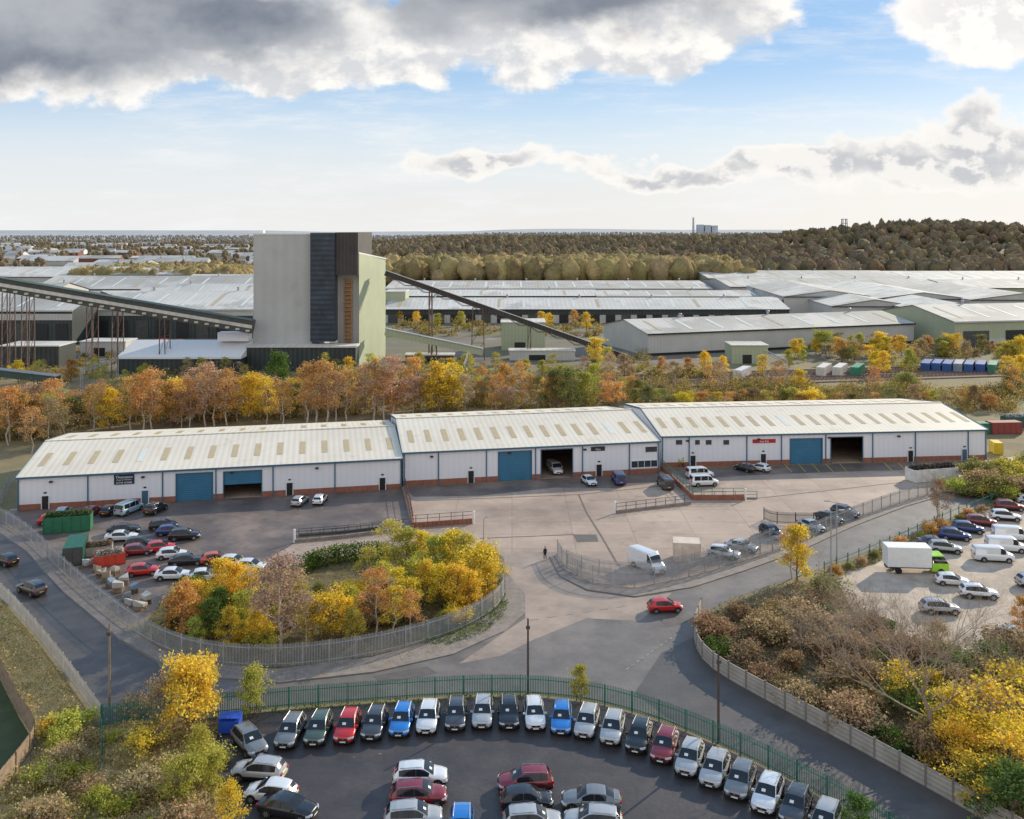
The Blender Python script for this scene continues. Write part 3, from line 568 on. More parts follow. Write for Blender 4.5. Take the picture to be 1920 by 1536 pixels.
# ---------- cars
def carT(k,full=True):
    sp={'suv':dict(L=4.45,W=1.86,zt=[(0,.5),(.008,.7),(.03,.86),(.1,.97),(.2,1.04),(.25,1.08),(.34,1.35),(.42,1.54),(.5,1.62),(.62,1.64),(.78,1.6),(.89,1.5),(.955,1.2),(.975,1.04),(.99,.9),(1,.6)],zb=[(0,.48),(.015,.66),(.05,.8),(.12,.9),(.25,.99),(.6,1.03),(.93,1.08),(.98,.94),(1,.56)],sg=[(.33,.565),(.58,.76),(.775,.88)],ws=(.252,.43),rw=(.892,.957),wx=(.18,.80),r=.37),
     'hatch':dict(L=4.1,W=1.76,zt=[(0,.45),(.01,.62),(.04,.76),(.12,.87),(.2,.93),(.24,.96),(.34,1.2),(.43,1.39),(.52,1.46),(.65,1.46),(.8,1.4),(.88,1.31),(.95,1.02),(.98,.9),(1,.55)],zb=[(0,.43),(.02,.6),(.06,.72),(.24,.88),(.6,.92),(.93,.95),(.98,.84),(1,.5)],sg=[(.33,.57),(.59,.8)],ws=(.245,.435),rw=(.885,.952),wx=(.18,.81),r=.32),
     'saloon':dict(L=4.65,W=1.82,zt=[(0,.45),(.01,.6),(.04,.74),(.12,.86),(.22,.93),(.26,.95),(.34,1.18),(.42,1.36),(.5,1.43),(.62,1.43),(.72,1.36),(.8,1.22),(.89,1.03),(.97,.98),(.99,.85),(1,.5)],zb=[(0,.43),(.02,.58),(.06,.7),(.26,.87),(.6,.91),(.9,.95),(.98,.88),(1,.48)],sg=[(.34,.54),(.56,.75)],ws=(.265,.425),rw=(.745,.885),wx=(.18,.8),r=.34),
     'van':dict(L=5.2,W=1.95,zt=[(0,.6),(.01,.85),(.04,1.05),(.14,1.2),(.17,1.25),(.28,1.9),(.34,2.02),(.9,2.02),(.975,1.95),(.99,1.5),(1,.6)],zb=[(0,.55),(.02,.8),(.06,.95),(.17,1.12),(.5,1.2),(.97,1.2),(.99,1.15),(1,.55)],sg=[(.24,.37)],ws=(.175,.285),rw=(.991,.992),wx=(.17,.78),r=.35),
     'bigvan':dict(L=5.6,W=2.05,zt=[(0,.6),(.01,.9),(.04,1.15),(.12,1.35),(.15,1.42),(.25,2.15),(.31,2.5),(.9,2.55),(.98,2.48),(.99,1.6),(1,.6)],zb=[(0,.55),(.02,.85),(.06,1.0),(.15,1.25),(.5,1.35),(.97,1.35),(.99,1.2),(1,.55)],sg=[(.2,.33)],ws=(.155,.255),rw=(.991,.992),wx=(.16,.76),r=.37),
     'minibus':dict(L=5.0,W=1.92,zt=[(0,.6),(.01,.85),(.04,1.0),(.14,1.14),(.17,1.18),(.29,1.82),(.36,1.95),(.9,1.95),(.96,1.85),(.985,1.2),(1,.6)],zb=[(0,.55),(.02,.78),(.06,.92),(.17,1.05),(.5,1.12),(.95,1.14),(.985,1.1),(1,.55)],sg=[(.26,.4),(.42,.66),(.68,.9)],ws=(.175,.295),rw=(.962,.985),wx=(.17,.78),r=.35)}[k]
    Lc,W=sp['L'],sp['W']; Hh=W/2; isv=k in('van','bigvan','minibus')
    wk=[(0,.5),(.006,.66),(.02,.8),(.05,.91),(.1,.97),(.2,1),(.45,.985),(.78,1),(.9,.96),(.96,.9),(.985,.84),(1,.74)]
    if isv: wk=[(0,.72),(.015,.84),(.05,.93),(.12,.98),(.3,1),(.9,1),(.98,.97),(1,.94)]
    ws0,ws1=sp['ws']; ro=.86 if isv else .69
    tk=[(0,.42),(.03,.66),(.1,.76),(ws0,.84),(ws0+.01,.85),(ws1,ro),(.6,ro+.01),(.8,ro-.03),(.9,ro*.93),(.97,ro*.98),(1,.6)]
    ts=sorted(set(np.linspace(0,1,21).round(3).tolist()+[a for a,_ in sp['zt']]+[a for a,_ in wk]+[ws0,ws1]+list(sp['rw'])+[q for s_ in sp['sg'] for q in s_]))
    t2=[ts[0]]
    for t in ts[1:]:
        if t-t2[-1]>.0015: t2.append(t)
    I=lambda t,K:float(np.interp(t,[a for a,_ in K],[b for _,b in K]))
    rings=[]
    for t in t2:
        x=Lc/2-t*Lc; w=I(t,wk)*Hh; zt=I(t,sp['zt']); zb=min(I(t,sp['zb']),zt-.02); wt=min(I(t,tk)*Hh,w*.95); zo=.24+.12*max(0,1-t/.06)+.1*max(0,(t-.94)/.06)
        z7=max(zb+.006,zt-.075); z8=max(z7+.004,zt-.02); zm=zo+(zb-zo)*.5
        half=[(0,zo),(w*.88,zo),(w*.965,zo+.1),(w*.985,zm-.05),(w,zm+.12 if zm+.12<zb-.08 else zm+.04),(w*.985,zb-.05),(w*.935,zb),(min(wt+.06,w*.92),z7),(min(wt+.06,w*.92)*.93,z8),(wt*.5,zt),(0,zt+.014)]
        rings.append([(x,y,z) for y,z in half]+[(x,-y,z) for y,z in half[1:-1]][::-1])
    n=len(rings[0]); body,wsg,rwg,sl,sr=MB(),MB(),MB(),MB(),MB()
    for i in range(len(rings)-1):
        tm=(t2[i]+t2[i+1])/2
        for j in range(n):
            j2=(j+1)%n; q=[rings[i][j],rings[i][j2],rings[i+1][j2],rings[i+1][j]]
            jj=j if j<10 else n-1-j
            tgt,mi=body,0
            if jj==6 and any(a<tm<b for a,b in sp['sg']): tgt=sl if j<10 else sr
            elif jj==6 and not isv and sp['sg'][0][0]<tm<sp['sg'][-1][1]: mi=1
            elif jj in(8,9) and ws0<tm<ws1: tgt=wsg
            elif jj in(8,9) and sp['rw'][0]<tm<sp['rw'][1]: tgt=rwg
            elif jj in(0,1) or (jj==2 and k=='suv'): mi=1
            tgt.add(q,[(0,1,2,3)],mi)
    body.add(rings[0],[tuple(range(n))[::-1]],1 if k=='suv' else 0); body.add(rings[-1],[tuple(range(n))],0)
    fx=Lc/2
    body.box(fx-.12,-Hh*.58,.3,fx+.012,Hh*.58,.5,1); body.box(fx-.12,-Hh*.42,.54,fx+.016,Hh*.42,.69,1); body.box(-fx-.012,-Hh*.6,.3,-fx+.05,Hh*.6,.42,1)
    r=sp['r']
    for t in sp['wx']:
        x=fx-t*Lc
        for s_ in(-1,1):
            y0=s_*(Hh*.9);y1=s_*(Hh+.012); arc=[(x+(r+.07)*math.cos(a),max(.2,r+(r+.07)*math.sin(a))) for a in np.linspace(-.5,math.pi+.5,16)]
            vs=[(a,y0,z) for a,z in arc]+[(a,y1,z) for a,z in arc]; m_=len(arc)
            body.add(vs,[tuple(range(m_,2*m_))]+[(i,(i+1)%m_,m_+(i+1)%m_,m_+i) for i in range(m_)],1)
    root=empty('parked_car' if not isv else 'parked_van',lk=False)
    body.obj('body',[paint,black],root,smooth=42,merge=True,lk=False)
    wsg.obj('windscreen',glass,root,smooth=40,merge=True,lk=False)
    if not k in('van','bigvan'): rwg.obj('rear_window',glass,root,smooth=40,merge=True,lk=False)
    sl.obj('side_window',glass,root,smooth=40,merge=True,lk=False); sr.obj('side_window',glass,root,smooth=40,merge=True,lk=False)
    zl=I(.04,sp['zb'])
    hl=MB().prism([(fx-.02,Hh*.46),(fx-.05,Hh*.7),(fx-.17,Hh*.9),(fx-.42,Hh*.965),(fx-.2,Hh*.6)],zl-.13,zl+.02)
    me=hl.mesh('headlight',headl); 
    hr=MB(); hr.v=[(x,-y,z) for x,y,z in hl.v]; hr.f=[f_[::-1] for f_ in hl.f]; hr.m=hl.m; me2=hr.mesh('headlight',headl)
    for mm in(me,me2): o=bpy.data.objects.new('headlight',mm); o.parent=root
    zr_=I(.98,sp['zb'])
    for s_ in(-1,1):
        a,b=sorted((s_*Hh*.5,s_*Hh*.84)); MB().box(-fx-.015,a,zr_-.2,-fx+.14,b,zr_-.02).obj('tail_light',taill,root,lk=False)
        xm=fx-(ws0+.06)*Lc; zz=I(.3,sp['zb'])+.04; a,b=sorted((s_*Hh*.93,s_*(Hh+.16))); MB().prism([(xm-.1,a),(xm+.03,a),(xm+.0,b),(xm-.1,b)],zz-.02,zz+.12).obj('wing_mirror',paint,root,lk=False)
    MB().box(fx+.017,-.26,.37,fx+.03,.26,.48).obj('number_plate',whitep,root,lk=False); MB().box(-fx-.035,-.26,.6,-fx-.013,.26,.71).obj('number_plate',yplate,root,lk=False)
    if k=='suv':
        for s_ in(-1,1): MB().tube((fx-.46*Lc,s_*Hh*.66,1.66),(fx-.86*Lc,s_*Hh*.62,1.58),.025,n=5).obj('roof_rail',alloy,root,lk=False)
        MB().prism([(fx-.33*Lc,-.3),(fx-.285*Lc,-.3),(fx-.285*Lc,.0),(fx-.33*Lc,.0)],1.25,[1.37,1.24,1.24,1.37]).obj('price_card',whitep,root,lk=False)
        MB().box(fx-.03,-.06,.6,fx+.02,.06,.68).obj('badge',alloy,root,lk=False)
    for t in sp['wx']:
        for s_ in(-1,1):
            x=fx-t*Lc; y=s_*(Hh-.09)
            ty=MB(); ty.tube((0,-.11,0),(0,.11,0),r,n=20); 
            rm=MB(); yo=s_*.113; rm.tube((0,min(0,yo),0),(0,max(0,yo),0),r*.68,n=20,mi=1)
            for i in range(6):
                a=i*math.pi/3; c,sn=math.cos(a),math.sin(a); w2=.055
                pts=[(c*.02-sn*w2,sn*.02+c*w2),(c*r*.66-sn*w2*.8,sn*r*.66+c*w2*.8),(c*r*.66+sn*w2*.8,sn*r*.66-c*w2*.8),(c*.02+sn*w2,sn*.02-c*w2)]
                rm.add([(p,yo+s_*.012,q) for p,q in pts],[(0,1,2,3)],0)
            if full:
                we=empty('wheel',(x,y,r),lk=False,parent=root); ty.obj('tyre',tyre,we,smooth=40,lk=False); rm.obj('rim',[alloy,black],we,lk=False)
            else:
                k0=len(ty.v); ty.v+=rm.v; ty.f+=[[i+k0 for i in f_] for f_ in rm.f]; ty.m+=[m_+1 for m_ in rm.m]
                o=ty.obj('wheel',[tyre,alloy,black],root,smooth=40,lk=False); o.location=(x,y,r)
    return root
CT={}
CN={'w':((.8,.81,.82),'white'),'s':((.45,.46,.47),'silver'),'g':((.2,.21,.22),'grey'),'d':((.06,.065,.075),'dark grey'),'k':((.016,.017,.021),'black'),'r':((.6,.015,.012),'red'),'m':((.24,.014,.025),'dark red'),'b':((.02,.22,.65),'bright blue'),'n':((.015,.05,.22),'navy blue'),'G':((.07,.105,.08),'dark green grey'),'o':((.6,.08,.03),'orange red'),'l':((.35,.48,.56),'pale blue')}
KN={'suv':'suv','hatch':'hatchback car','saloon':'saloon car','van':'panel van','bigvan':'high roof panel van','minibus':'minibus'}
def car(k,px,py,ang,c,where,full=False,grp=None):
    key=(k,full)
    if key not in CT: CT[key]=carT(k,full)
    x,y=S(px,py); col,cn=CN[c]
    return clone(CT[key],(x,y,.05),math.radians(ang+R.uniform(-2,2)),f'{cn} {KN[k]} {where}','van' if 'van' in k or k=='minibus' else 'car',grp,col)
G1='new cars parked in the dealer lot'
arc=[(467,1404,-52,'g'),(545,1385,-95,'g'),(598,1380,-94,'G'),(652,1376,-93,'r'),(703,1370,-93,'d'),(754,1364,-91,'b'),(803,1359,-92,'w'),(855,1353,-91,'d'),(905,1349,-90,'s'),(954,1350,-89,'k'),(1002,1352,-89,'w'),(1053,1360,-96,'b'),(1101,1367,-102,'s'),(1149,1379,-104,'s'),(1199,1394,-106,'k'),(1247,1412,-109,'m'),(1294,1436,-114,'s'),(1341,1457,-115,'s'),(1389,1478,-117,'g'),(1440,1504,-118,'w'),(1493,1526,-119,'d'),(1548,1556,-120,'s')]
for i,(x,y,a,c) in enumerate(arc): car('suv',x,y,a,c,'parked nose out along the green fence',True,G1)
for k,x,y,a,c in [('suv',486,1460,172,'s'),('hatch',508,1499,170,'w'),('saloon',540,1528,-15,'k'),('suv',788,1470,4,'w'),('suv',785,1507,6,'m'),('suv',775,1548,6,'s'),('suv',985,1480,-176,'m'),('hatch',988,1513,4,'k'),('suv',998,1556,3,'s'),('saloon',1108,1513,176,'g'),('suv',1112,1556,175,'s'),('suv',865,1570,-90,'b')]:
    car(k,x,y,a,c,'parked in the middle of the dark lot',True,G1)
W1='parked in the warehouse yard';G2='cars parked in the warehouse yard'
for k,x,y,a,c in [('hatch',118,968,100,'l'),('hatch',98,982,20,'r'),('hatch',172,966,85,'m'),('hatch',206,964,86,'k'),('minibus',242,962,70,'l'),('suv',292,961,75,'k'),('hatch',562,946,80,'s'),('hatch',600,943,85,'w'),
 ('saloon',232,1000,15,'k'),('saloon',228,1014,8,'w'),('hatch',262,1026,10,'k'),('hatch',306,992,20,'k'),('hatch',320,1003,10,'n'),('suv',346,1012,12,'k'),('hatch',300,1034,20,'r'),('hatch',322,1047,15,'w'),('saloon',350,1059,10,'k'),('hatch',268,1078,15,'r'),('saloon',325,1086,5,'w'),('hatch',405,1056,20,'o'),('saloon',382,1088,15,'w'),('hatch',438,1062,-10,'w'),('hatch',470,1070,-5,'w'),('hatch',258,1040,12,'m'),
 ('hatch',1104,908,-70,'w'),('minibus',1160,905,95,'n'),('minibus',1312,896,12,'w'),('minibus',1320,911,8,'w'),('van',1247,914,95,'d'),('hatch',1395,883,130,'k'),('hatch',1425,883,135,'w'),
 ('saloon',1521,993,-65,'s'),('saloon',1555,978,-60,'k'),('suv',1585,968,-50,'d'),('suv',1446,1006,-70,'k'),('saloon',1391,1032,-35,'s'),('suv',1358,1046,-28,'w'),('bigvan',1213,1068,-55,'w')]:
    car(k,x,y,a,c,W1,False,G2)
car('van',1040,886,-75,'w','parked inside the open loading door')
car('hatch',1247,1146,5,'r','driving past the yard entrance',True); car('suv',60,1113,145,'d','driving up the side road',True); car('hatch',10,1058,150,'k','driving along the side road')
G3='vehicles parked in the gravel car park'
for k,x,y,a,c in [('suv',1893,957,-10,'m'),('suv',1885,976,-12,'w'),('suv',1840,986,-15,'m'),('suv',1815,999,-15,'n'),('suv',1790,1012,-15,'n'),('saloon',1752,1025,-12,'d'),('suv',1772,1036,-12,'s'),('van',1897,1013,-12,'w'),('van',1886,1034,-10,'w'),('van',1862,1052,-8,'w'),('hatch',1785,1097,-12,'w'),('suv',1835,1121,-10,'w'),('suv',1762,1150,-5,'s'),('suv',1905,1205,0,'w'),('suv',1940,1100,0,'s'),('hatch',1930,945,-10,'s')]:
    car(k,x,y,a,c,'parked on the gravel car park',False,G3)
x,y=S(1712,1072); t=top(empty('box_truck',(x,y,0),math.radians(-4)),'white box truck with lime green cab','truck')
MB().box(-3.6,-1.15,.95,2.,1.15,3.5).obj('cargo_box',whitep,t); MB().prism([(2.1,-1.05),(4.2,-1.05),(4.2,1.05),(2.1,1.05)],.45,1.5).obj('cab_body',M('lime_paint',(.35,.7,.04),None,2,.3),t)
m=MB(); m.add([(2.1,-1.03,1.5),(4.15,-1.03,1.5),(3.6,-.95,2.35),(2.1,-.95,2.35),(2.1,1.03,1.5),(4.15,1.03,1.5),(3.6,.95,2.35),(2.1,.95,2.35)],[(0,1,2,3),(7,6,5,4),(1,5,6,2),(3,2,6,7),(0,3,7,4)]); m.obj('cab_glass',glass,t); MB().box(2.1,-.97,2.352,3.62,.97,2.5).obj('cab_roof',MC['lime_paint'],t)
MB().box(-3.6,-.5,.6,3.,.5,.949).obj('chassis',black,t)
for xx in(-2.2,3.2):
    for s_ in(-1,1): MB().tube((xx,s_*1.0-.14,.42),(xx,s_*1.0+.14,.42),.42,n=18).obj('wheel',tyre,t,smooth=40)
def container(px,py,a,L,W,Hc,col,label,openfill=None,z=0):
    x,y=S(px,py); t=top(empty('skip_container' if openfill else 'shipping_container',(x,y,z),math.radians(a)),label,'container')
    m=MB(); th=.08
    if openfill: m.box(-L/2,-W/2,.1,L/2,-W/2+th,Hc).box(-L/2,W/2-th,.1,L/2,W/2,Hc).box(-L/2,-W/2+th,.1,-L/2+th,W/2-th,Hc).box(L/2-th,-W/2+th,.1,L/2,W/2-th,Hc).box(-L/2+th,-W/2+th,.1,L/2-th,W/2-th,Hc-.5)
    else: m.box(-L/2,-W/2,.1,L/2,W/2,Hc)
    o=m.obj('body',objp,t); o.color=(*col,1)
    rb=MB(); n=int(L/1.2)
    for i in range(n+1):
        xx=-L/2+.04+(L-.08)*i/n
        for s_ in(-1,1): yy=s_*(W/2+.03); rb.box(xx-.05,yy-.029,.1,xx+.05,yy+.029,Hc)
    o=rb.obj('ribs',objp,t); o.color=(*[c*.9 for c in col],1)
    if openfill:
        n=1500; X=NR.uniform(-L/2+.2,L/2-.2,n);Y=NR.uniform(-W/2+.2,W/2-.2,n); C=np.stack([X,Y,Hc-.35+NR.uniform(0,1,n)*.9*(1-(2*Y/W)**2)],1); o=link(bpy.data.objects.new('waste_load',quads('waste_load',leafquads(C,.22),LEAF))); o.parent=t; o.color=(*openfill,1)
    else: MB().box(L/2+.002,-W/2+.1,.2,L/2+.05,-.03,Hc-.1).box(L/2+.002,.03,.2,L/2+.05,W/2-.1,Hc-.1).obj('door',steeld,t)
container(128,995,15,6.5,2.4,2.4,(.02,.16,.08),'green open skip with mesh sides',(.1,.15,.06)); container(142,1048,-72,6,2.4,2.5,(.02,.13,.09),'dark green storage container')
container(1287,1050,-8,3.6,2.6,2.7,(.74,.62,.51),'cream site cabin inside fenced compound'); container(1747,900,14,9,2.7,2.3,(.82,.8,.75),'long white skip heaped with dark rubble',(.09,.08,.075))
container(205,1058,30,3.8,2,1.5,(.6,.06,.03),'small red skip with rubbish',(.45,.4,.35)); container(182,1040,20,4,2,1.3,(.45,.4,.33),'open skip with boards',(.3,.22,.15)); container(1882,812,5,7,2.6,2.6,(.3,.06,.05),'dark red container by trees'); container(1845,812,5,6,2.6,2.4,(.03,.17,.08),'green container by trees'); container(1905,800,5,6,2.4,2.4,(.03,.12,.1),'green skip by trees',(.5,.5,.5))
container(1868,850,80,3,1.6,2.4,(.7,.5,.03),'yellow storage cage at warehouse corner')
for i,(px,py,c) in enumerate([(1545,702,(.7,.66,.6)),(1575,702,(.7,.66,.6)),(1608,702,(.04,.26,.16)),(1392,708,(.7,.7,.7)),(1738,694,(.04,.12,.36)),(1758,694,(.04,.13,.38)),(1778,695,(.04,.12,.36)),(1798,695,(.3,.36,.42)),(1818,696,(.04,.13,.36)),(1840,696,(.04,.12,.36)),(1862,697,(.05,.25,.16)),(290,652,(.5,.06,.05)),(320,653,(.35,.09,.07)),(258,654,(.05,.2,.13)),(390,655,(.3,.3,.3))]):
    container(px,py,60,11,2.5,2.9,c,'long shipping container standing in the storage yard')
x,y=S(432,1372); t=top(empty('waste_bin',(x,y,0)),'blue tarpaulin covered waste bin by fence','bin'); MB().prism([(-.9,-.6),(.9,-.6),(.9,.6),(-.9,.6)],.15,[1.2,1.2,1.45,1.45]).obj('bin_body',M('blue_plastic',(.02,.09,.55),None,2,.5),t); MB().prism([(-.95,-.65),(.95,-.65),(.95,.65),(-.95,.65)],1.46,1.52).obj('lid',MC['blue_plastic'],t)
for i,(px,py) in enumerate([(182,1072),(200,1090),(222,1110),(238,1126),(178,1054),(262,1143),(215,1078),(232,1096),(250,1112),(190,1080),(210,1100),(244,1134),(274,1132),(165,1062)]):
    x,y=S(px,py); t=top(empty('pallet_stack',(x,y,0),R.uniform(0,3)),'stacked pallets and wrapped goods in yard','pallet stack','pallet stacks in the yard'); n=R.randint(1,4); m=MB()
    for j in range(n): 
        m.box(-.6,-.5,j*.16+.1,.6,.5,j*.16+.13)
        for yy in(-.45,0,.4): m.box(-.6,yy,j*.16,.6,yy+.08,j*.16+.1)
    m.obj('pallets',wood,t); w_=R.uniform(.4,.8); o=MB().prism([(-w_,-.42),(w_,-.35),(w_*.8,.42),(-w_*.9,.36)],n*.16,[n*.16+R.uniform(.2,.8) for _ in range(4)]).obj('wrapped_load',objp,t); o.color=R.choice([(.4,.42,.44,1),(.22,.24,.27,1),(.5,.48,.43,1),(.2,.28,.38,1),(.35,.3,.24,1)])
x,y=S(590,1058); t=top(empty('bench',(x,y,0),math.radians(4)),'dark timber bench beside the hedge','bench')
MB().box(-.9,-.25,.42,.9,.25,.48).obj('seat',dwood,t); MB().box(-.9,.22,.5,.9,.27,.95).obj('backrest',dwood,t)
for xx in(-.8,.75): MB().box(xx,-.22,0,xx+.06,.22,.42).obj('leg',dwood,t)
def person(px,py,rz,label,jacket):
    J={'pel':(0,0,.95,.15),'che':(0,0,1.3,.17),'nk':(0,0,1.5,.06),'hd':(0.01,0,1.62,.095),'hd2':(0.01,0,1.72,.085),'shl':(0,.19,1.42,.07),'ell':(.03,.26,1.13,.05),'wrl':(.1,.25,.88,.035),'hal':(.12,.25,.78,.03),'shr':(0,-.19,1.42,.07),'elr':(-.04,-.26,1.13,.05),'wrr':(-.02,-.25,.88,.035),'har':(0,-.25,.78,.03),
     'hpl':(0,.09,.88,.11),'knl':(.12,.1,.5,.07),'anl':(.05,.1,.09,.05),'fol':(.2,.1,.05,.04),'hpr':(0,-.09,.88,.11),'knr':(-.02,-.1,.5,.07),'anr':(-.16,-.1,.1,.05),'for':(-.02,-.1,.05,.04)}
    E=[('pel','che'),('che','nk'),('nk','hd'),('hd','hd2'),('che','shl'),('shl','ell'),('ell','wrl'),('wrl','hal'),('che','shr'),('shr','elr'),('elr','wrr'),('wrr','har'),('pel','hpl'),('hpl','knl'),('knl','anl'),('anl','fol'),('pel','hpr'),('hpr','knr'),('knr','anr'),('anr','for')]
    ks=list(J); me=bpy.data.meshes.new('p'); me.from_pydata([J[k][:3] for k in ks],[(ks.index(a),ks.index(b)) for a,b in E],[])
    o=link(bpy.data.objects.new('p',me)); o.modifiers.new('s','SKIN')
    for i,k in enumerate(ks): v=me.skin_vertices[0].data[i]; v.radius=(J[k][3],)*2; v.use_root=(k=='pel')
    s=o.modifiers.new('u','SUBSURF'); s.levels=1; dg=bpy.context.evaluated_depsgraph_get(); m2=bpy.data.meshes.new_from_object(o.evaluated_get(dg)); bpy.data.objects.remove(o)
    m2.materials.clear()
    for mm in(cloth,jacket,skin): m2.materials.append(mm)
    for p in m2.polygons: z=p.center.z; p.material_index=2 if (z>1.52 or (z<.84 and z>.7 and abs(p.center.y)>.2)) else (1 if z>.86 else 0); p.use_smooth=True
    x,y=S(px,py); t=top(empty('person',(x,y,.05),rz),label,'person'); b=link(bpy.data.objects.new('body',m2)); b.parent=t
    MB().tube((-.02,0,1.66),(0,0,1.83),.105,.06,10).obj('hair',barkb,t)
person(1022,1050,2.2,'person in dark clothes walking through the gate',cloth); person(1272,876,1.,'person in a yellow hi-vis vest standing by ramp',hiv); person(1281,877,2.5,'person in a yellow hi-vis vest facing colleague',hiv)
# ---------- trees
def grow(mb,tips,p,d,l,r,dep,nb,spread,rg,up=.15):
    q=p+d*l*.5+Vector((rg.uniform(-1,1),rg.uniform(-1,1),0))*l*.05; e=q+(d+Vector((rg.uniform(-.2,.2),rg.uniform(-.2,.2),up))).normalized()*l*.5
    n=5 if r>.05 else 3
    mb.tube(p,q,r,r*.8,n,cap=False); mb.tube(q,e,r*.8,r*.5,n,cap=False)
    if dep==0: tips.append(e); tips.append(q); return
    for i in range(nb):
        a=rg.uniform(0,6.28); dd=(e-q).normalized(); o=dd.orthogonal().normalized(); o=Matrix.Rotation(a,3,dd)@o
        nd=(dd+o*spread*rg.uniform(.6,1.3)+Vector((0,0,up))).normalized(); b=q.lerp(e,rg.uniform(.2,1)) if i else e
        grow(mb,tips,b,nd,l*rg.uniform(.6,.85),r*.55,dep-1,nb,spread,rg,up)
def treeT(kind,seed):
    rg=random.Random(seed); tr=MB(); tips=[]
    P={'birch':dict(h=10,r=.13,l0=.22,lim=12,ll=2.5,dep=2,nb=3,sp=.5,up=.14,n=10,sg=.36,ls=.115,bark=barkw,bd=.9),
       'round':dict(h=6,r=.14,l0=.12,lim=13,ll=2.4,dep=2,nb=3,sp=.8,up=.18,n=18,sg=.4,ls=.12,bark=barkb,bd=1.2),
       'oval':dict(h=8,r=.13,l0=.06,lim=16,ll=2.1,dep=2,nb=3,sp=.62,up=.24,n=14,sg=.36,ls=.12,bark=barkb,bd=1.),
       'sparse':dict(h=7,r=.12,l0=.2,lim=10,ll=2.2,dep=2,nb=3,sp=.7,up=.2,n=7,sg=.35,ls=.12,bark=barkt,bd=1.),
       'bare':dict(h=5.,r=.13,l0=.3,lim=8,ll=2.7,dep=5,nb=3,sp=.6,up=.1,n=0,sg=.4,ls=.13,bark=barkt,bd=1.2)}[kind]
    h=P['h']; pts=[Vector((0,0,0))]
    for i in range(1,6): pts.append(Vector((rg.uniform(-.25,.25),rg.uniform(-.25,.25),h*.85*i/5)))
    for i in range(5): tr.tube(pts[i],pts[i+1],P['r']*(1-i*.17),P['r']*(1-(i+1)*.17),7,cap=False)
    for i in range(P['lim']):
        t=P['l0']+(1-P['l0'])*(i+.5)/P['lim']; zz=t*5; k=min(4,int(zz)); b=pts[k].lerp(pts[k+1],zz-k)
        a=i*2.4+rg.uniform(-.4,.4); el=.35+t*.7; dd=Vector((math.cos(a)*math.cos(el),math.sin(a)*math.cos(el),math.sin(el)))
        sh=(math.sin(math.pi*min(1,max(.15,(t-P['l0'])/(1-P['l0'])*.8+.22)))*.6+.4)*rg.uniform(.65,1.3)
        grow(tr,tips,b,dd,P['ll']*P['bd']*sh*.6,P['r']*.4*(1.2-t*.6),P['dep'],P['nb'],P['sp'],rg,P['up'])
    root=empty('tree',lk=False); tr.obj('trunk',P['bark'],root,lk=False)
    if P['n']:
        C=np.array([tuple(t) for t in tips]); keep=NR.random(len(C))<.85; C=C[keep]
        w=NR.uniform(.2,1.9,len(C)); cnt=(P['n']*w).astype(int)+1; C=np.repeat(C,cnt,0)
        C=C+NR.normal(size=C.shape)*P['sg']*np.array([1,1,.8]); C=C[C[:,2]>.3]
        o=bpy.data.objects.new('crown',quads('crown',leafquads(C,P['ls']),LEAF)); o.parent=root
    return root
def bushT(seed,n=14,bare=False):
    rg=random.Random(seed); root=empty('bush',lk=False); tr=MB(); tips=[]
    for i in range(n):
        a=rg.uniform(0,6.28); el=rg.uniform(.5,1.5); dd=Vector((math.cos(a)*math.cos(el),math.sin(a)*math.cos(el),math.sin(el)))
        grow(tr,tips,Vector((rg.uniform(-.5,.5),rg.uniform(-.5,.5),0)),dd,rg.uniform(.7,1.3),.04,2,3,.6,rg,.12)
    tr.obj('stems',barkt if bare else barkb,root,lk=False)
    C=np.array([tuple(t) for t in tips]); C=np.repeat(C,4 if bare else 13,0); C=C+NR.normal(size=C.shape)*.28; C[:,2]=np.abs(C[:,2])
    o=bpy.data.objects.new('foliage',quads('foliage',leafquads(C,.11),LEAF)); o.parent=root
    return root
TT={k:[treeT(k,i*13+j) for j in range({'birch':5,'oval':5,'bare':2}.get(k,3))] for i,k in enumerate(('birch','round','oval','sparse','bare'))}
TH={'birch':10.4,'round':7.4,'oval':9.2,'sparse':8,'bare':7.8}
BT=[bushT(i+40) for i in range(4)]; BB=[bushT(i+60,16,True) for i in range(3)]
YL=(.78,.57,.08);OR=(.64,.37,.14);GR=(.13,.2,.05);YG=(.5,.47,.1);OL=(.28,.27,.1);BR=(.36,.245,.14);PK=(.5,.34,.24);TN=(.48,.36,.21)
NMC={YL:'bright yellow',OR:'orange brown',GR:'dark green',YG:'yellow green',OL:'olive green',BR:'brown',PK:'pinkish brown',TN:'pale tan'}
KD={'birch':'birch tree','round':'broad leafy tree','oval':'tall leafy tree','sparse':'thinly leaved tree','bare':'bare branching tree'}
def vc(c): k=R.uniform(.82,1.12); return tuple(min(1,v*k*R.uniform(.93,1.07)) for v in c)
def tree(kind,px,py,h,c,where='beside the fence',grp=None,wd=1.):
    x,y=S(px,py); s_=h/TH[kind]; n=clone(R.choice(TT[kind]),(x,y,0),R.uniform(0,6.28),f'{NMC[c]} autumn {KD[kind]} {where}','tree',grp,vc(c),(s_*wd,s_*wd,s_)); n.name='tree'
    return n
def bush(px,py,h,c,where='on rough ground',grp=None,wd=1.,bare=False):
    x,y=S(px,py); s_=h/2.9; return clone(R.choice(BB if bare else BT),(x,y,0),R.uniform(0,6.28),f'{NMC[c]} autumn bush {where}','bush',grp,vc(c),(s_*wd,s_*wd,s_))
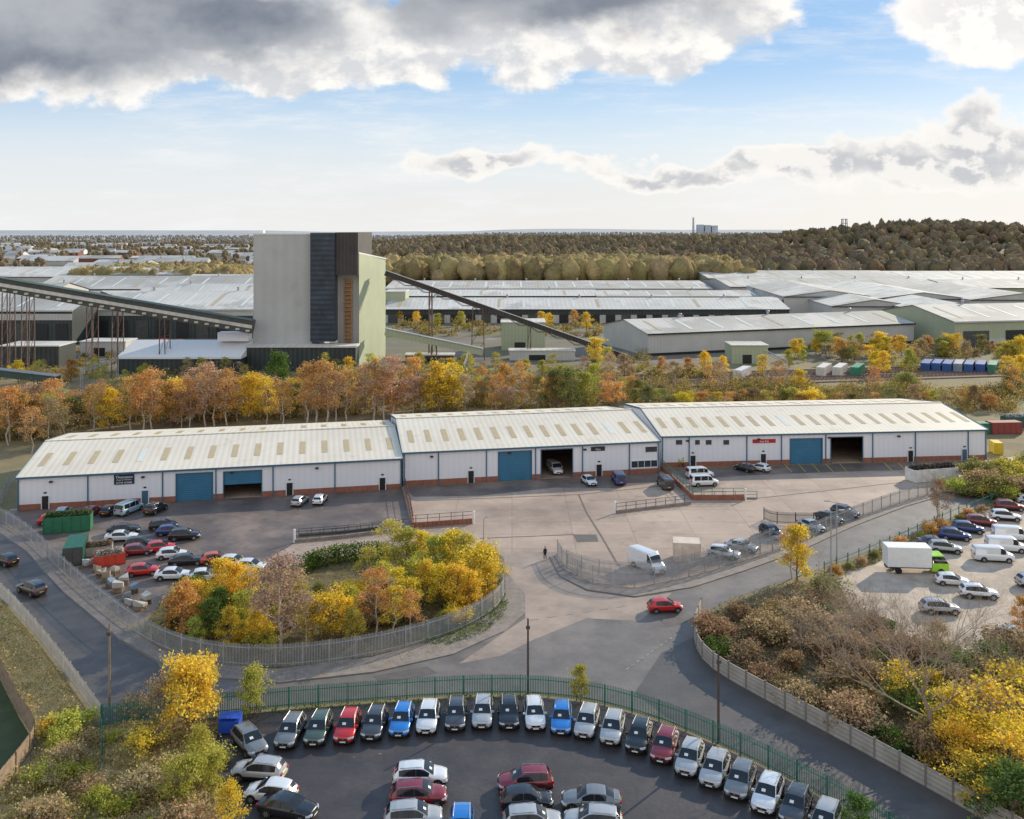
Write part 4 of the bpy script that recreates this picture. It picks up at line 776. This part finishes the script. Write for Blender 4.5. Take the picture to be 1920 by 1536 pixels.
def thicket(name,L,per,size,mat,label):
    C=[]
    for px,py,h in L:
        x,y=S(px,py); n=int(per*h/2.5); u=NR.normal(size=(n,3)); u/=np.linalg.norm(u,axis=1)[:,None]; u*=NR.uniform(.2,1.15,(n,1))
        p=np.array([x,y,0])+u*np.array([h*.6,h*.6,h*.62]); p[:,2]=np.abs(p[:,2]+h*.25); C.append(p)
    return stuff(name,quads(name,leafquads(np.concatenate(C),size),mat),label,'undergrowth')
gt='trees between warehouse and railway'; wb='behind the warehouse near the railway'
for k,x,y,h,c in [('birch',15,835,13,OR),('birch',50,822,12,PK),('birch',95,815,13,OR),('round',140,805,8,OL),('birch',175,812,12,OR),('oval',205,808,11,YL),('birch',245,808,13,OR),('birch',285,808,15,OR),('oval',320,800,12,OR),('birch',385,800,15.5,PK),('birch',425,798,14,OR),('oval',470,793,13,YL),('birch',500,795,12,YL),('oval',523,745,14,GR),('birch',575,798,15.5,OR),('birch',612,798,16,OR),('birch',650,790,13,OR),('birch',700,790,15,PK),('birch',735,788,16.5,PK),('birch',775,770,14.5,OR),('oval',820,775,14.5,YL),('oval',845,772,11,YL),('oval',875,715,9.5,YG),('birch',905,745,9,OR),('oval',945,747,11.,OR),('birch',975,748,11,OR),('oval',1040,765,12,OL),('oval',1070,768,12.5,OL),('oval',1098,768,11,YG),('oval',1118,690,12,YL),('birch',1140,700,9,YG),('round',1150,765,7.5,OR),('birch',1185,735,8,BR),('sparse',120,840,9,BR),('sparse',340,808,10,BR),('birch',60,850,10,OR),('birch',530,800,11,OR),('birch',268,810,14,OR),('birch',402,800,14,PK),('birch',592,797,15,OR),('birch',720,790,14,OR),('birch',355,804,12,OR),('birch',630,795,13,PK)]:
    tree(k,x,y,h,c,wb,gt,1.2)
for i in range(105):
    px=-20+i*11.5+R.uniform(-8,8); py=804-px*.036+R.uniform(-16,4)+(25 if px<100 else 0)
    if 1010<px: py-=8
    tree(R.choice(['birch','birch','oval','sparse']),px,py,R.uniform(7,12.5)*(.78 if px>850 else 1),R.choice([OR,TN,PK,OR,YG,OL,YL,TN,OR]),wb,gt,1.3)
for i in range(40):
    px=1195+i*17+R.uniform(-7,7); tree(R.choice(['oval','birch','round','sparse']),px,R.uniform(760,772),R.uniform(4.2,6.6),R.choice([OL,YG,TN,OR,YL,BR,OR]),'behind the warehouse near the railway',gt,1.35)
for i in range(44):
    px=10+i*27+R.uniform(-12,12); 
    if 470<px<560: continue
    tree(R.choice(['birch','oval']),px,706+(12 if px<400 else 0)+R.uniform(-5,6),R.uniform(4,8.5),R.choice([OR,YL,YG,YG,OL,PK,TN]),'between railway and factory',gt,1.25)
L1=[]
for i in range(330):
    px=R.uniform(-20,1190); L1.append((px,798-px*.034+R.uniform(-26,6)+(25 if px<110 else 0),R.uniform(1.5,4.8)))
for i in range(150): L1.append((R.uniform(1185,1900),R.uniform(755,775),R.uniform(1.5,4.)))
thicket('undergrowth',L1,130,.19,UNDER,'tangled undergrowth behind the warehouse')
thicket('undergrowth',[(R.uniform(-30,1200),R.uniform(694,716),R.uniform(1.2,3.6)) for i in range(210)],110,.2,UNDER,'autumn scrub between railway and factory')
def rs_():
    px=R.uniform(1180,1980); q=R.random()
    py=R.uniform(668,704) if q<.4 else (R.uniform(720,750)); hh=R.uniform(2.2,5.)
    if 1370<px<1640 and py<712: py=R.uniform(722,745)
    if 1520<px<1630 or 1720<px<1880: 
        if py<735: py=R.uniform(735,750); hh=R.uniform(1.5,2.6)
    if 1215<px<1440 and py<700: py=R.uniform(702,712)
    return (px,py,hh)
thicket('undergrowth',[rs_() for i in range(430)],140,.21,UNDER,'dense yellow and olive scrub beside the storage yard')
thicket('undergrowth',[(R.uniform(735,1130),R.uniform(608,632),R.uniform(2,5)) for i in range(90)]+[(R.uniform(30,470),R.uniform(655,690),R.uniform(1,3)) for i in range(70)]+[(R.uniform(1250,1420),R.uniform(588,600),R.uniform(2,5)) for i in range(16)]+[(R.uniform(1700,1960),R.uniform(655,672),R.uniform(2,5)) for i in range(40)],90,.32,UNDER,'patchy scrub among factory sheds')
for k,x,y,h,c in [('oval',1320,700,8,YL),('oval',1355,705,7,YL),('birch',1460,735,9,OR),('birch',1350,740,10,PK),('oval',1480,690,7,YG),('oval',1500,670,8,YL),('oval',1530,665,7,YL),('oval',1570,668,8,YL),('oval',1610,665,9,YG),('oval',1650,665,10,YL),('oval',1690,668,9,YL),('oval',1740,668,8,OR),('oval',1770,670,7,YG),('oval',1640,700,8,YL),('birch',1885,720,9,BR),('round',1900,735,7,OL),('birch',1890,730,10,YL),('oval',1240,705,7,OR),('birch',1265,735,9,BR),('oval',1015,620,10,YL),('oval',780,612,8,YL),('oval',820,615,8,YG),('oval',1290,595,8,YL),('oval',1030,615,8,YL),('oval',1100,622,10,YL),('oval',35,720,8,YL),('round',1195,750,6,OL),('round',1240,752,5,BR),('birch',1330,735,8,OR),('round',1400,748,5,OL),('oval',1500,738,8,YL),('birch',1640,738,8,OR),('round',1700,742,7,OL),('birch',1900,745,9,OR),('oval',1915,720,10,YL),('oval',1430,706,8,YL),('oval',1290,706,7,OR),('oval',1655,705,9,YL),('oval',1705,700,9,YG),('oval',750,606,7,YL),('oval',865,612,8,YG),('oval',1075,612,9,OR)]:
    tree(k,x,y,h,c,'among scrub near the storage yard','trees near the storage yard',1.2)
for i in range(36):
    px=R.uniform(1470,1960); tree(R.choice(['oval','birch','round']),px,R.uniform(660,682),R.uniform(5,10),R.choice([YL,YG,TN,OL,YL,OR]),'among scrub near the storage yard','trees near the storage yard',1.25)
gi='trees on the planted island'; wi='on the planted island'
for k,x,y,h,c in [('oval',340,1195,7,OR),('oval',325,1185,5.5,TN),('oval',395,1205,5.6,GR),('oval',430,1215,5,YL),('oval',415,1135,6.6,YL),('oval',440,1150,7,YL),('oval',470,1160,6.6,YL),('oval',455,1185,5.5,YG),('birch',525,1222,11,PK),('birch',548,1195,8,TN),('birch',500,1190,8,TN),('round',620,1198,5.8,YL),('oval',590,1203,5,YL),('oval',650,1190,5,YL),('birch',705,1192,8,OR),('oval',725,1170,6,TN),('oval',690,1180,5,TN),('oval',765,1165,6,YL),('birch',735,1080,7.8,YG),('oval',765,1085,7.6,YG),('oval',790,1075,6.5,YL),('oval',815,1090,7,YG),('oval',845,1088,7.6,YL),('oval',872,1092,7.6,YG),('round',898,1112,6.6,YL),('oval',825,1140,6,YL),('round',860,1140,5.6,YL),('oval',880,1150,5.6,YL),('oval',915,1125,5,YL),('oval',800,1130,6,YL),('oval',905,1095,6,YL),('round',785,1115,5,YG),('oval',745,1140,5.5,YL),
  ('oval',560,1160,5,YG),('oval',600,1150,4.2,OL),('oval',655,1160,4.5,YG),('oval',375,1170,6,YL),('oval',410,1180,5.5,GR),('oval',365,1215,4,YG),('oval',480,1215,5,YL),('birch',575,1215,6,TN),('oval',660,1210,4.6,YG),('birch',740,1195,6,YL),('birch',770,1190,5.5,OR),('oval',720,1125,5.5,YG),('birch',690,1110,6,YG)]:
    tree(k,x,y,h,c,wi,gi,1.25)
for i in range(44):
    px=R.uniform(330,930); py=R.uniform(1110,1215)
    if py>1240-(max(0,px-520)*.22)-12: py-=45
    bush(px,py,R.uniform(1.,2.4),R.choice([OL,YL,YG,TN,GR]),wi,'low shrubs on the planted island',1.25)
hd=[]
P=smoothp(SS([(568,1076),(600,1062),(655,1052),(715,1048),(735,1058)]),1)
for c,a in resample(P,.05): 
    for _ in range(20): hd.append((c.x+R.uniform(-.8,.8),c.y+R.uniform(-.8,.8),R.uniform(.05,2.4)))
t=top(empty('hedge',(0,0,0)),'clipped dark green hedge at yard edge','hedge'); o=link(bpy.data.objects.new('foliage',quads('foliage',leafquads(np.array(hd),.12),HEDGE))); o.parent=t
def inpoly(x,y,P):
    c=False;j=len(P)-1
    for i in range(len(P)):
        if (P[i][1]>y)!=(P[j][1]>y) and x<(P[j][0]-P[i][0])*(y-P[i][1])/(P[j][1]-P[i][1])+P[i][0]: c=not c
        j=i
    return c
def cover(name,poly,dens,hmin,hmax,size,mat,label,cat='ground cover'):
    P=SS(poly); xs_=[p[0] for p in P];ys_=[p[1] for p in P]; n=int((max(xs_)-min(xs_))*(max(ys_)-min(ys_))*dens); C=[]
    X=NR.uniform(min(xs_),max(xs_),n);Y=NR.uniform(min(ys_),max(ys_),n)
    for x,y in zip(X,Y):
        if inpoly(x,y,P): 
            k=.5+.5*math.sin(x*.9+math.sin(y*.7)*2)*math.cos(y*.8+x*.3); C.append((x,y,R.uniform(hmin,hmin+(hmax-hmin)*k)))
    return stuff(name,quads(name,leafquads(np.array(C),size,.35),mat),label,cat)
cover('rough_grass',ll,40,.02,.8,.16,GRASSL,'long rough pale autumn grass and weeds on bank')
LB=[]
Pl=SS(ll)
while len(LB)<170:
    px,py=R.uniform(-30,430),R.uniform(1150,1600); x,y=S(px,py)
    if inpoly(x,y,Pl) and (px>160 or py>1390 or R.random()<.35) and not(px<95 and py<1460): LB.append((px,py,R.uniform(.7,1.9)))
thicket('undergrowth',LB,230,.1,TANW,'dense golden tan scrub on the rough bank')
cover('embankment_grass',[(1325,1150),(1500,1092),(1600,1120),(1700,1225),(1930,1250),(2100,1300),(2100,1640),(1930,1570),(1780,1490),(1600,1392),(1450,1312),(1350,1255),(1310,1200)],26,.05,1.3,.17,SCRUBL,'tangled brown undergrowth behind concrete wall')
cover('flower_bed_plants',[(780,1208),(850,1160),(940,1120),(955,1132),(945,1160),(905,1190),(840,1212)],40,.1,.8,.14,HEDGE,'clipped green shrubs inside the fence corner')
cover('island_grass',isl,16,.02,.45,.13,UNDER,'fallen leaves and low plants on the island')
cover('verge_grass',[(1300,1078),(1450,1040),(1560,995),(1560,985),(1440,1022),(1290,1062)],10,.02,.4,.15,GRASSL,'scrubby verge grass')
cover('verge_grass',[(330,1348),(650,1318),(990,1302),(990,1310),(650,1328),(400,1356)],20,.02,.6,.15,HEDGE,'weedy verge under the green fence')
cover('verge_grass',[(1520,1090),(1600,1055),(1700,1010),(1800,970),(1925,918),(1930,930),(1720,1018),(1640,1058),(1560,1085)],12,.05,.9,.2,UNDER,'scrubby roadside verge beside car park')
cover('fallen_leaves',[(330,1240),(520,1262),(700,1240),(860,1195),(940,1150),(960,1160),(870,1215),(700,1254),(520,1275),(350,1258)],9,.14,.16,.09,UNDER,'fallen leaves along the pavement')
for k,x,y,h,c in [('round',350,1375,7.5,YL),('round',375,1355,6,YL),('round',325,1350,5,TN),('oval',468,1345,5.,YG),('sparse',480,1340,5.2,YG),('oval',1088,1318,4.2,YG),('oval',375,1480,6,YG),('round',350,1520,5,YG),('oval',430,1560,4.5,YL),('oval',400,1500,4.5,YG)]:
    tree(k,x,y,h,c,'on the rough bank')
for i in range(42):
    px=R.uniform(-20,420); py=R.uniform(1180,1600)
    if px< 190 and py<1160+px*1.15+40: py=R.uniform(1400,1600)
    if px<80 and 1190<py<1460: px+=90; py=max(py,1380)
    if 190>px and py<1380: continue
    if px>190 and py<1365: py+=120
    bush(px,py,R.uniform(.9,2.6),R.choice([TN,YG,TN,TN,YG,YL]),'on the rough bank','scrub on the rough bank',1.2,R.random()<.5)
for i in range(120):
    px=R.uniform(1330,2000); lo=1130+max(0,px-1560)*.3 if px>1560 else 1150-(px-1330)*.2; hi=1235+(px-1330)*.52
    py=R.uniform(lo,hi); 
    bush(px,py,R.uniform(1.4,3.2),R.choice([BR,OL,BR,BR,GR,TN,TN,BR]) if px<1650 or py<1250 else R.choice([YL,OL,GR,TN,BR]),'on the overgrown embankment','embankment bushes',1.25,R.random()<.55)
for k,x,y,h,c,w in [('bare',1740,1405,14.5,BR,1.3),('bare',1700,1330,10,BR,1.3),('bare',1560,1290,7.5,BR,1.3),('bare',1850,1330,9,BR,1.3),('bare',1600,1250,6,BR,1.2),('bare',1500,1230,5.5,BR,1.2),('bare',1680,1260,7,BR,1.3),('sparse',1860,1420,7.5,YL,1.5),('round',1800,1450,4.5,YL,1.3),('sparse',1900,1370,7,YL,1.5),('sparse',1690,1330,5.,YL,1.3),('sparse',1895,1500,6,YL,1.5),('round',1900,1450,5.,YL,1.4),('round',1900,1560,5.5,GR,1.5),('sparse',1830,1530,5.5,YL,1.5),('sparse',1780,1400,6,YL,1.4),('oval',1495,1090,8.4,YL,1.05),('birch',1485,1085,7.5,OR,1.05),('bare',1755,975,8,PK,1.),('birch',1760,978,7,BR,1.1),('oval',1920,1190,5,OR,1.2),('oval',1610,1600,5,GR,1.2),('bare',1640,1190,5.5,BR,1.2)]:
    tree(k,x,y,h,c,'on the overgrown embankment',None,w)
for i in range(40):
    px=R.uniform(1790,1980); py=R.uniform(880,950)-(px-1790)*.12; bush(px,py,R.uniform(2,4),R.choice([OL,OL,TN,YG]),'beside the car park entrance','bushes by the car park',1.3)
for i in range(14): px=1570+i*25+R.uniform(-8,8); bush(px,1078-(px-1570)*.43,R.uniform(1,2),R.choice([OR,OL,YG,TN]),'along the car park fence','bushes by the car park')
# ---------- far woods: lumpy crowns merged into one mass
def ico(n):
    bm=bmesh.new(); bmesh.ops.create_icosphere(bm,subdivisions=n,radius=1); bm.verts.ensure_lookup_table(); a=np.array([v.co[:] for v in bm.verts]); b=np.array([[v.index for v in f.verts] for f in bm.faces]); bm.free(); return a,b
IC={1:ico(1),2:ico(2)}
def farwood(name,n,fx,fy,hh,label,mat,lo=False,fringe=0,fs=1.):
    V0,F0=IC[1 if lo else 2]; nv=len(V0)
    x=fx(n);y=fy(n,x); z=hgt(x,y); h=NR.uniform(hh[0],hh[1],n); w=h*NR.uniform(.26,.46,n)
    j=1+NR.normal(size=(n,nv,1))*.17
    V=V0[None]*j*np.stack([w,w,h*.46],1)[:,None,:]+np.stack([x,y,z+h*.52],1)[:,None,:]
    Fc=(F0[None]+(np.arange(n)*nv)[:,None,None]).reshape(-1,3); nf=len(Fc)
    me=bpy.data.meshes.new(name); me.vertices.add(n*nv); me.vertices.foreach_set('co',V.reshape(-1).astype(np.float32)); me.loops.add(nf*3); me.loops.foreach_set('vertex_index',Fc.reshape(-1).astype(np.int32)); me.polygons.add(nf); me.polygons.foreach_set('loop_start',np.arange(nf,dtype=np.int32)*3)
    me.materials.append(mat); me.update(calc_edges=True); me.shade_smooth(); o=stuff(name,me,label,'woodland')
    if fringe:
        u=NR.normal(size=(n*fringe,3)); u/=np.linalg.norm(u,axis=1)[:,None]; u[:,2]=np.abs(u[:,2]); u*=NR.uniform(.95,1.2,(n*fringe,1))
        P=np.repeat(np.stack([x,y,z+h*.52],1),fringe,0)+u*np.repeat(np.stack([w,w,h*.46],1),fringe,0)
        stuff(name,quads(name,leafquads(P,fs),mat),label,'woodland')
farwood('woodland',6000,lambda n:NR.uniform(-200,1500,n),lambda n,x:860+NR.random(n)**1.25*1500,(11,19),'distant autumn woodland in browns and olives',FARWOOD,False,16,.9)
farwood('woodland',520,lambda n:NR.uniform(-115,190,n),lambda n,x:NR.uniform(745,880,n),(13,24),'pale golden tree belt behind the factory halls',GOLDW,False,70,.6)
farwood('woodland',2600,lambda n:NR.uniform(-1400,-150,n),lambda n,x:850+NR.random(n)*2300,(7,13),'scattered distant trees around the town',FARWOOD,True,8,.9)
farwood('woodland',300,lambda n:NR.uniform(-330,-215,n),lambda n,x:NR.uniform(700,820,n),(13,18),'yellowish poplar belt behind the factory',GOLDW,False,50,.6)
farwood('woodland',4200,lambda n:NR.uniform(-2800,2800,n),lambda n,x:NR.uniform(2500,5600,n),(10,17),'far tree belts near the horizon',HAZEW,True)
for i in range(60):
    y=R.uniform(900,2600); x=-y*R.uniform(.25,.56); L=R.uniform(18,80); 
    shed((x,y),R.uniform(-.2,.2),L,R.uniform(15,40),R.uniform(6,10),R.uniform(11,14),R.choice([wallg,wallw,brick,wallg]),R.choice([roofl,roofg,roofg]),'distant town building with pale roof',name='town_building',cat='building',simple=True)
x,y,z=at(1300,431,6000); t=top(empty('power_station',(x,y,0)),'distant power station with tall chimney','power station')
MB().tube((0,0,0),(0,0,128),8,5.5,16).obj('chimney',M('haze_tinted_concrete',(.5,.53,.57),None,.01,.9),t);  # pale bluish concrete, haze put into its colour
for i in range(3): MB().box(30+i*45,0,0,68+i*45,60,82-i*3).obj('boiler_house',MC['haze_tinted_concrete'],t)
yy=1500; x=(1583-960)*yy/F; z0=float(hgt(x,yy)); t=top(empty('winding_tower',(x,yy,z0)),'old timber headframe tower on the wooded hill','tower'); m=MB(); zt=45-(411-432)*yy/F-z0
for sx in(-3,3):
    for sy in(-3,3): m.beam((sx*1.5,sy*1.5,0),(sx,sy,zt),.9,.9)
for i in range(4): m.box(-4,-4,zt*(.4+i*.2)-.5,4,4,zt*(.4+i*.2)+.3)
m.obj('frame',steeld,t)
for px in(1842,1880,1750,1900):
    y=3200; x=(px-960)*y/F; t=top(empty('electricity_pylon',(x,y,20)),'distant lattice electricity pylon','pylon','distant pylons'); m=MB()
    for sx in(-4,4): m.beam((sx,0,0),(sx*.2,0,42),.8,.8)
    for i in range(3): m.beam((-9+i*1.5,0,24+i*7),(9-i*1.5,0,24+i*7),.7,.7)
    m.obj('frame',galv,t)
# ---------- world
w=bpy.data.worlds.new('World'); sc.world=w; w.use_nodes=True; nt=w.node_tree; N=nt.nodes; Lk=nt.links; bg=N['Background']; bg.inputs[1].default_value=.15
SE,SA=math.radians(22),math.radians(43)
def mt(op,*a,clamp=False):
    n=N.new('ShaderNodeMath'); n.operation=op; n.use_clamp=clamp
    for i,v in enumerate(a):
        if hasattr(v,'links'): Lk.new(v,n.inputs[i])
        else: n.inputs[i].default_value=v
    return n.outputs[0]
def mapr(v,a,b,c=0.,d_=1.):
    n=N.new('ShaderNodeMapRange'); n.interpolation_type='SMOOTHSTEP'; Lk.new(v,n.inputs[0])
    for i,q in zip((1,2,3,4),(a,b,c,d_)): n.inputs[i].default_value=q
    return n.outputs[0]
def mix(f_,a,b):
    n=N.new('ShaderNodeMix'); n.data_type='RGBA'
    for k,v in((0,f_),(6,a),(7,b)):
        if hasattr(v,'links'): Lk.new(v,n.inputs[k])
        else: n.inputs[k].default_value=v
    return n.outputs[2]
tc=N.new('ShaderNodeTexCoord'); sx=N.new('ShaderNodeSeparateXYZ'); Lk.new(tc.outputs['Generated'],sx.inputs[0])
yy=mt('MAXIMUM',sx.outputs[1],.05); U=mt('DIVIDE',sx.outputs[0],yy); V=mt('DIVIDE',sx.outputs[2],yy)
def noise(su,sv,scl,det,off,rg=.6,du=0,dv_=0):
    c=N.new('ShaderNodeCombineXYZ'); Lk.new(mt('MULTIPLY',mt('ADD',U,du),su),c.inputs[0]); Lk.new(mt('MULTIPLY',mt('ADD',V,dv_),sv),c.inputs[1]); c.inputs[2].default_value=off
    n=N.new('ShaderNodeTexNoise'); n.inputs['Scale'].default_value=scl; n.inputs['Detail'].default_value=det; n.inputs['Roughness'].default_value=rg; Lk.new(c.outputs[0],n.inputs['Vector']); return n.outputs['Fac']
Uw=mt('ADD',U,mt('MULTIPLY',mt('SUBTRACT',noise(1,1.4,7,5,2.,.55),.5),.2)); Vw=mt('ADD',V,mt('MULTIPLY',mt('SUBTRACT',noise(1,1.4,8,5,8.,.55),.5),.1))
def ell(cx,cy,rx,ry):
    a=mt('DIVIDE',mt('SUBTRACT',Uw,(cx-960)/F),rx/F); b=mt('DIVIDE',mt('SUBTRACT',Vw,(432-cy)/F),ry/F)
    return mt('SUBTRACT',1.,mt('SQRT',mt('ADD',mt('MULTIPLY',a,a),mt('MULTIPLY',b,b))))
def mxs(l):
    o=l[0]
    for q in l[1:]: o=mt('MAXIMUM',o,q)
    return o
n1=noise(1,1.4,14,12,.3,.58); n1b=noise(1,1.4,14,12,.3,.58,.014,.012); n2=noise(1,1.6,4.5,5,4.,.5)
nc=mt('SUBTRACT',n1,.5)
lit=mapr(mt('SUBTRACT',n1,n1b),-.1,.1)
big=mxs([ell(120,15,760,185),ell(640,85,280,110),ell(1090,5,400,160)])
rt=mxs([ell(1890,20,260,120)]); low=mxs([ell(1740,310,420,58),ell(1850,265,140,80),ell(910,312,190,34),ell(1240,318,190,30),ell(1480,305,190,36)])
fb=mt('ADD',big,mt('MULTIPLY',nc,.75)); fr_=mt('ADD',rt,mt('MULTIPLY',nc,1.2)); flw=mt('ADD',low,mt('MULTIPLY',nc,1.2))
ab=mapr(fb,.0,.17); ar_=mapr(fr_,0,.28); al=mapr(flw,.03,.3)
core=mapr(mt('ADD',mxs([ell(60,40,720,145),ell(380,50,330,95),ell(1020,-15,420,115)]),mt('MULTIPLY',nc,.55)),.0,.5)
sky=N.new('ShaderNodeTexSky'); sky.sky_type='NISHITA'; sky.sun_disc=False; sky.sun_elevation=SE; sky.sun_rotation=SA; sky.air_density=1.; sky.dust_density=.6; sky.ozone_density=1.5
blue=mix(mapr(V,.07,.22),(4.1,5.1,6.1,1),(1.6,3.2,5.5,1)); base=mix(.82,sky.outputs[0],blue)
hz=mapr(V,.0,.14,.95,.0); base=mix(hz,base,(5.9,5.75,5.5,1))
base=mix(mt('MULTIPLY',mapr(V,.05,.2,1.,0.),mapr(U,-.5,.1,.5,.15)),base,(5.65,5.8,5.95,1))
base=mix(mt('MULTIPLY',mapr(V,.0,.17,1.,0.),mapr(U,.0,.6,0.,.85)),base,(6.6,6.3,5.85,1))
ci=mt('MULTIPLY',mapr(noise(1,6,5,9,9.,.68),.45,.72),mapr(V,.02,.22,.85,.45)); base=mix(ci,base,(6.2,6.25,6.3,1))
dcol=mix(mapr(mt('ADD',mt('MULTIPLY',n2,.75),mt('MULTIPLY',n1,.25)),.38,.62),(1.3,1.5,1.9,1),(3.1,3.25,3.5,1)); dcol=mix(mapr(U,.0,.3,0.,.5),dcol,(3.6,3.65,3.75,1))
wcol=mix(lit,(4.7,4.8,5.,1),(6.9,6.7,6.4,1)); cb=mix(core,wcol,dcol)
cl=mix(mt('MULTIPLY',mapr(flw,.15,.65),mapr(lit,.15,.9,.95,.15)),(6.7,6.5,6.2,1),(3.9,4.0,4.2,1))
front=mapr(sx.outputs[1],.1,.3)
c=mix(mt('MULTIPLY',al,front),base,cl); c=mix(mt('MULTIPLY',ar_,front),c,mix(mt('MULTIPLY',mapr(lit,.2,.8,.45,.0),mapr(fr_,.2,.7)),(6.9,6.7,6.45,1),(4.6,4.65,4.8,1))); c=mix(mt('MULTIPLY',ab,front),c,cb)
nb=N.new('ShaderNodeTexNoise'); nb.inputs['Scale'].default_value=2.5; nb.inputs['Detail'].default_value=7; Lk.new(tc.outputs['Generated'],nb.inputs['Vector'])
bk_fill=mt('MULTIPLY',mapr(nb.outputs['Fac'],.3,.5),mt('MULTIPLY',mapr(sx.outputs[1],-.15,.25,1.,0.),mapr(sx.outputs[2],.45,.9,1.,.15)))  # bright cloud behind the camera, added to fill shadows and shaded walls
c=mix(bk_fill,c,(6.5,6.3,6.15,1))
Lk.new(c,bg.inputs[0])
sun=bpy.data.lights.new('sun','SUN'); sun.energy=5.; sun.angle=math.radians(.5); sun.color=(1,.87,.67); so=link(bpy.data.objects.new('sun',sun))
dv=Vector((math.sin(SA)*math.cos(SE),math.cos(SA)*math.cos(SE),math.sin(SE))); so.rotation_euler=dv.to_track_quat('Z','Y').to_euler(); so.location=(100,100,200)
cam=bpy.data.cameras.new('camera'); co=link(bpy.data.objects.new('camera',cam)); co.location=(0,0,H); co.rotation_euler=(math.pi/2,0,0)
cam.sensor_width=36; cam.lens=36*F/1920; cam.shift_y=-336/1920; cam.clip_end=40000; cam.clip_start=.5; sc.camera=co
sc.view_settings.view_transform='Standard'; sc.view_settings.look='None'; sc.view_settings.exposure=0
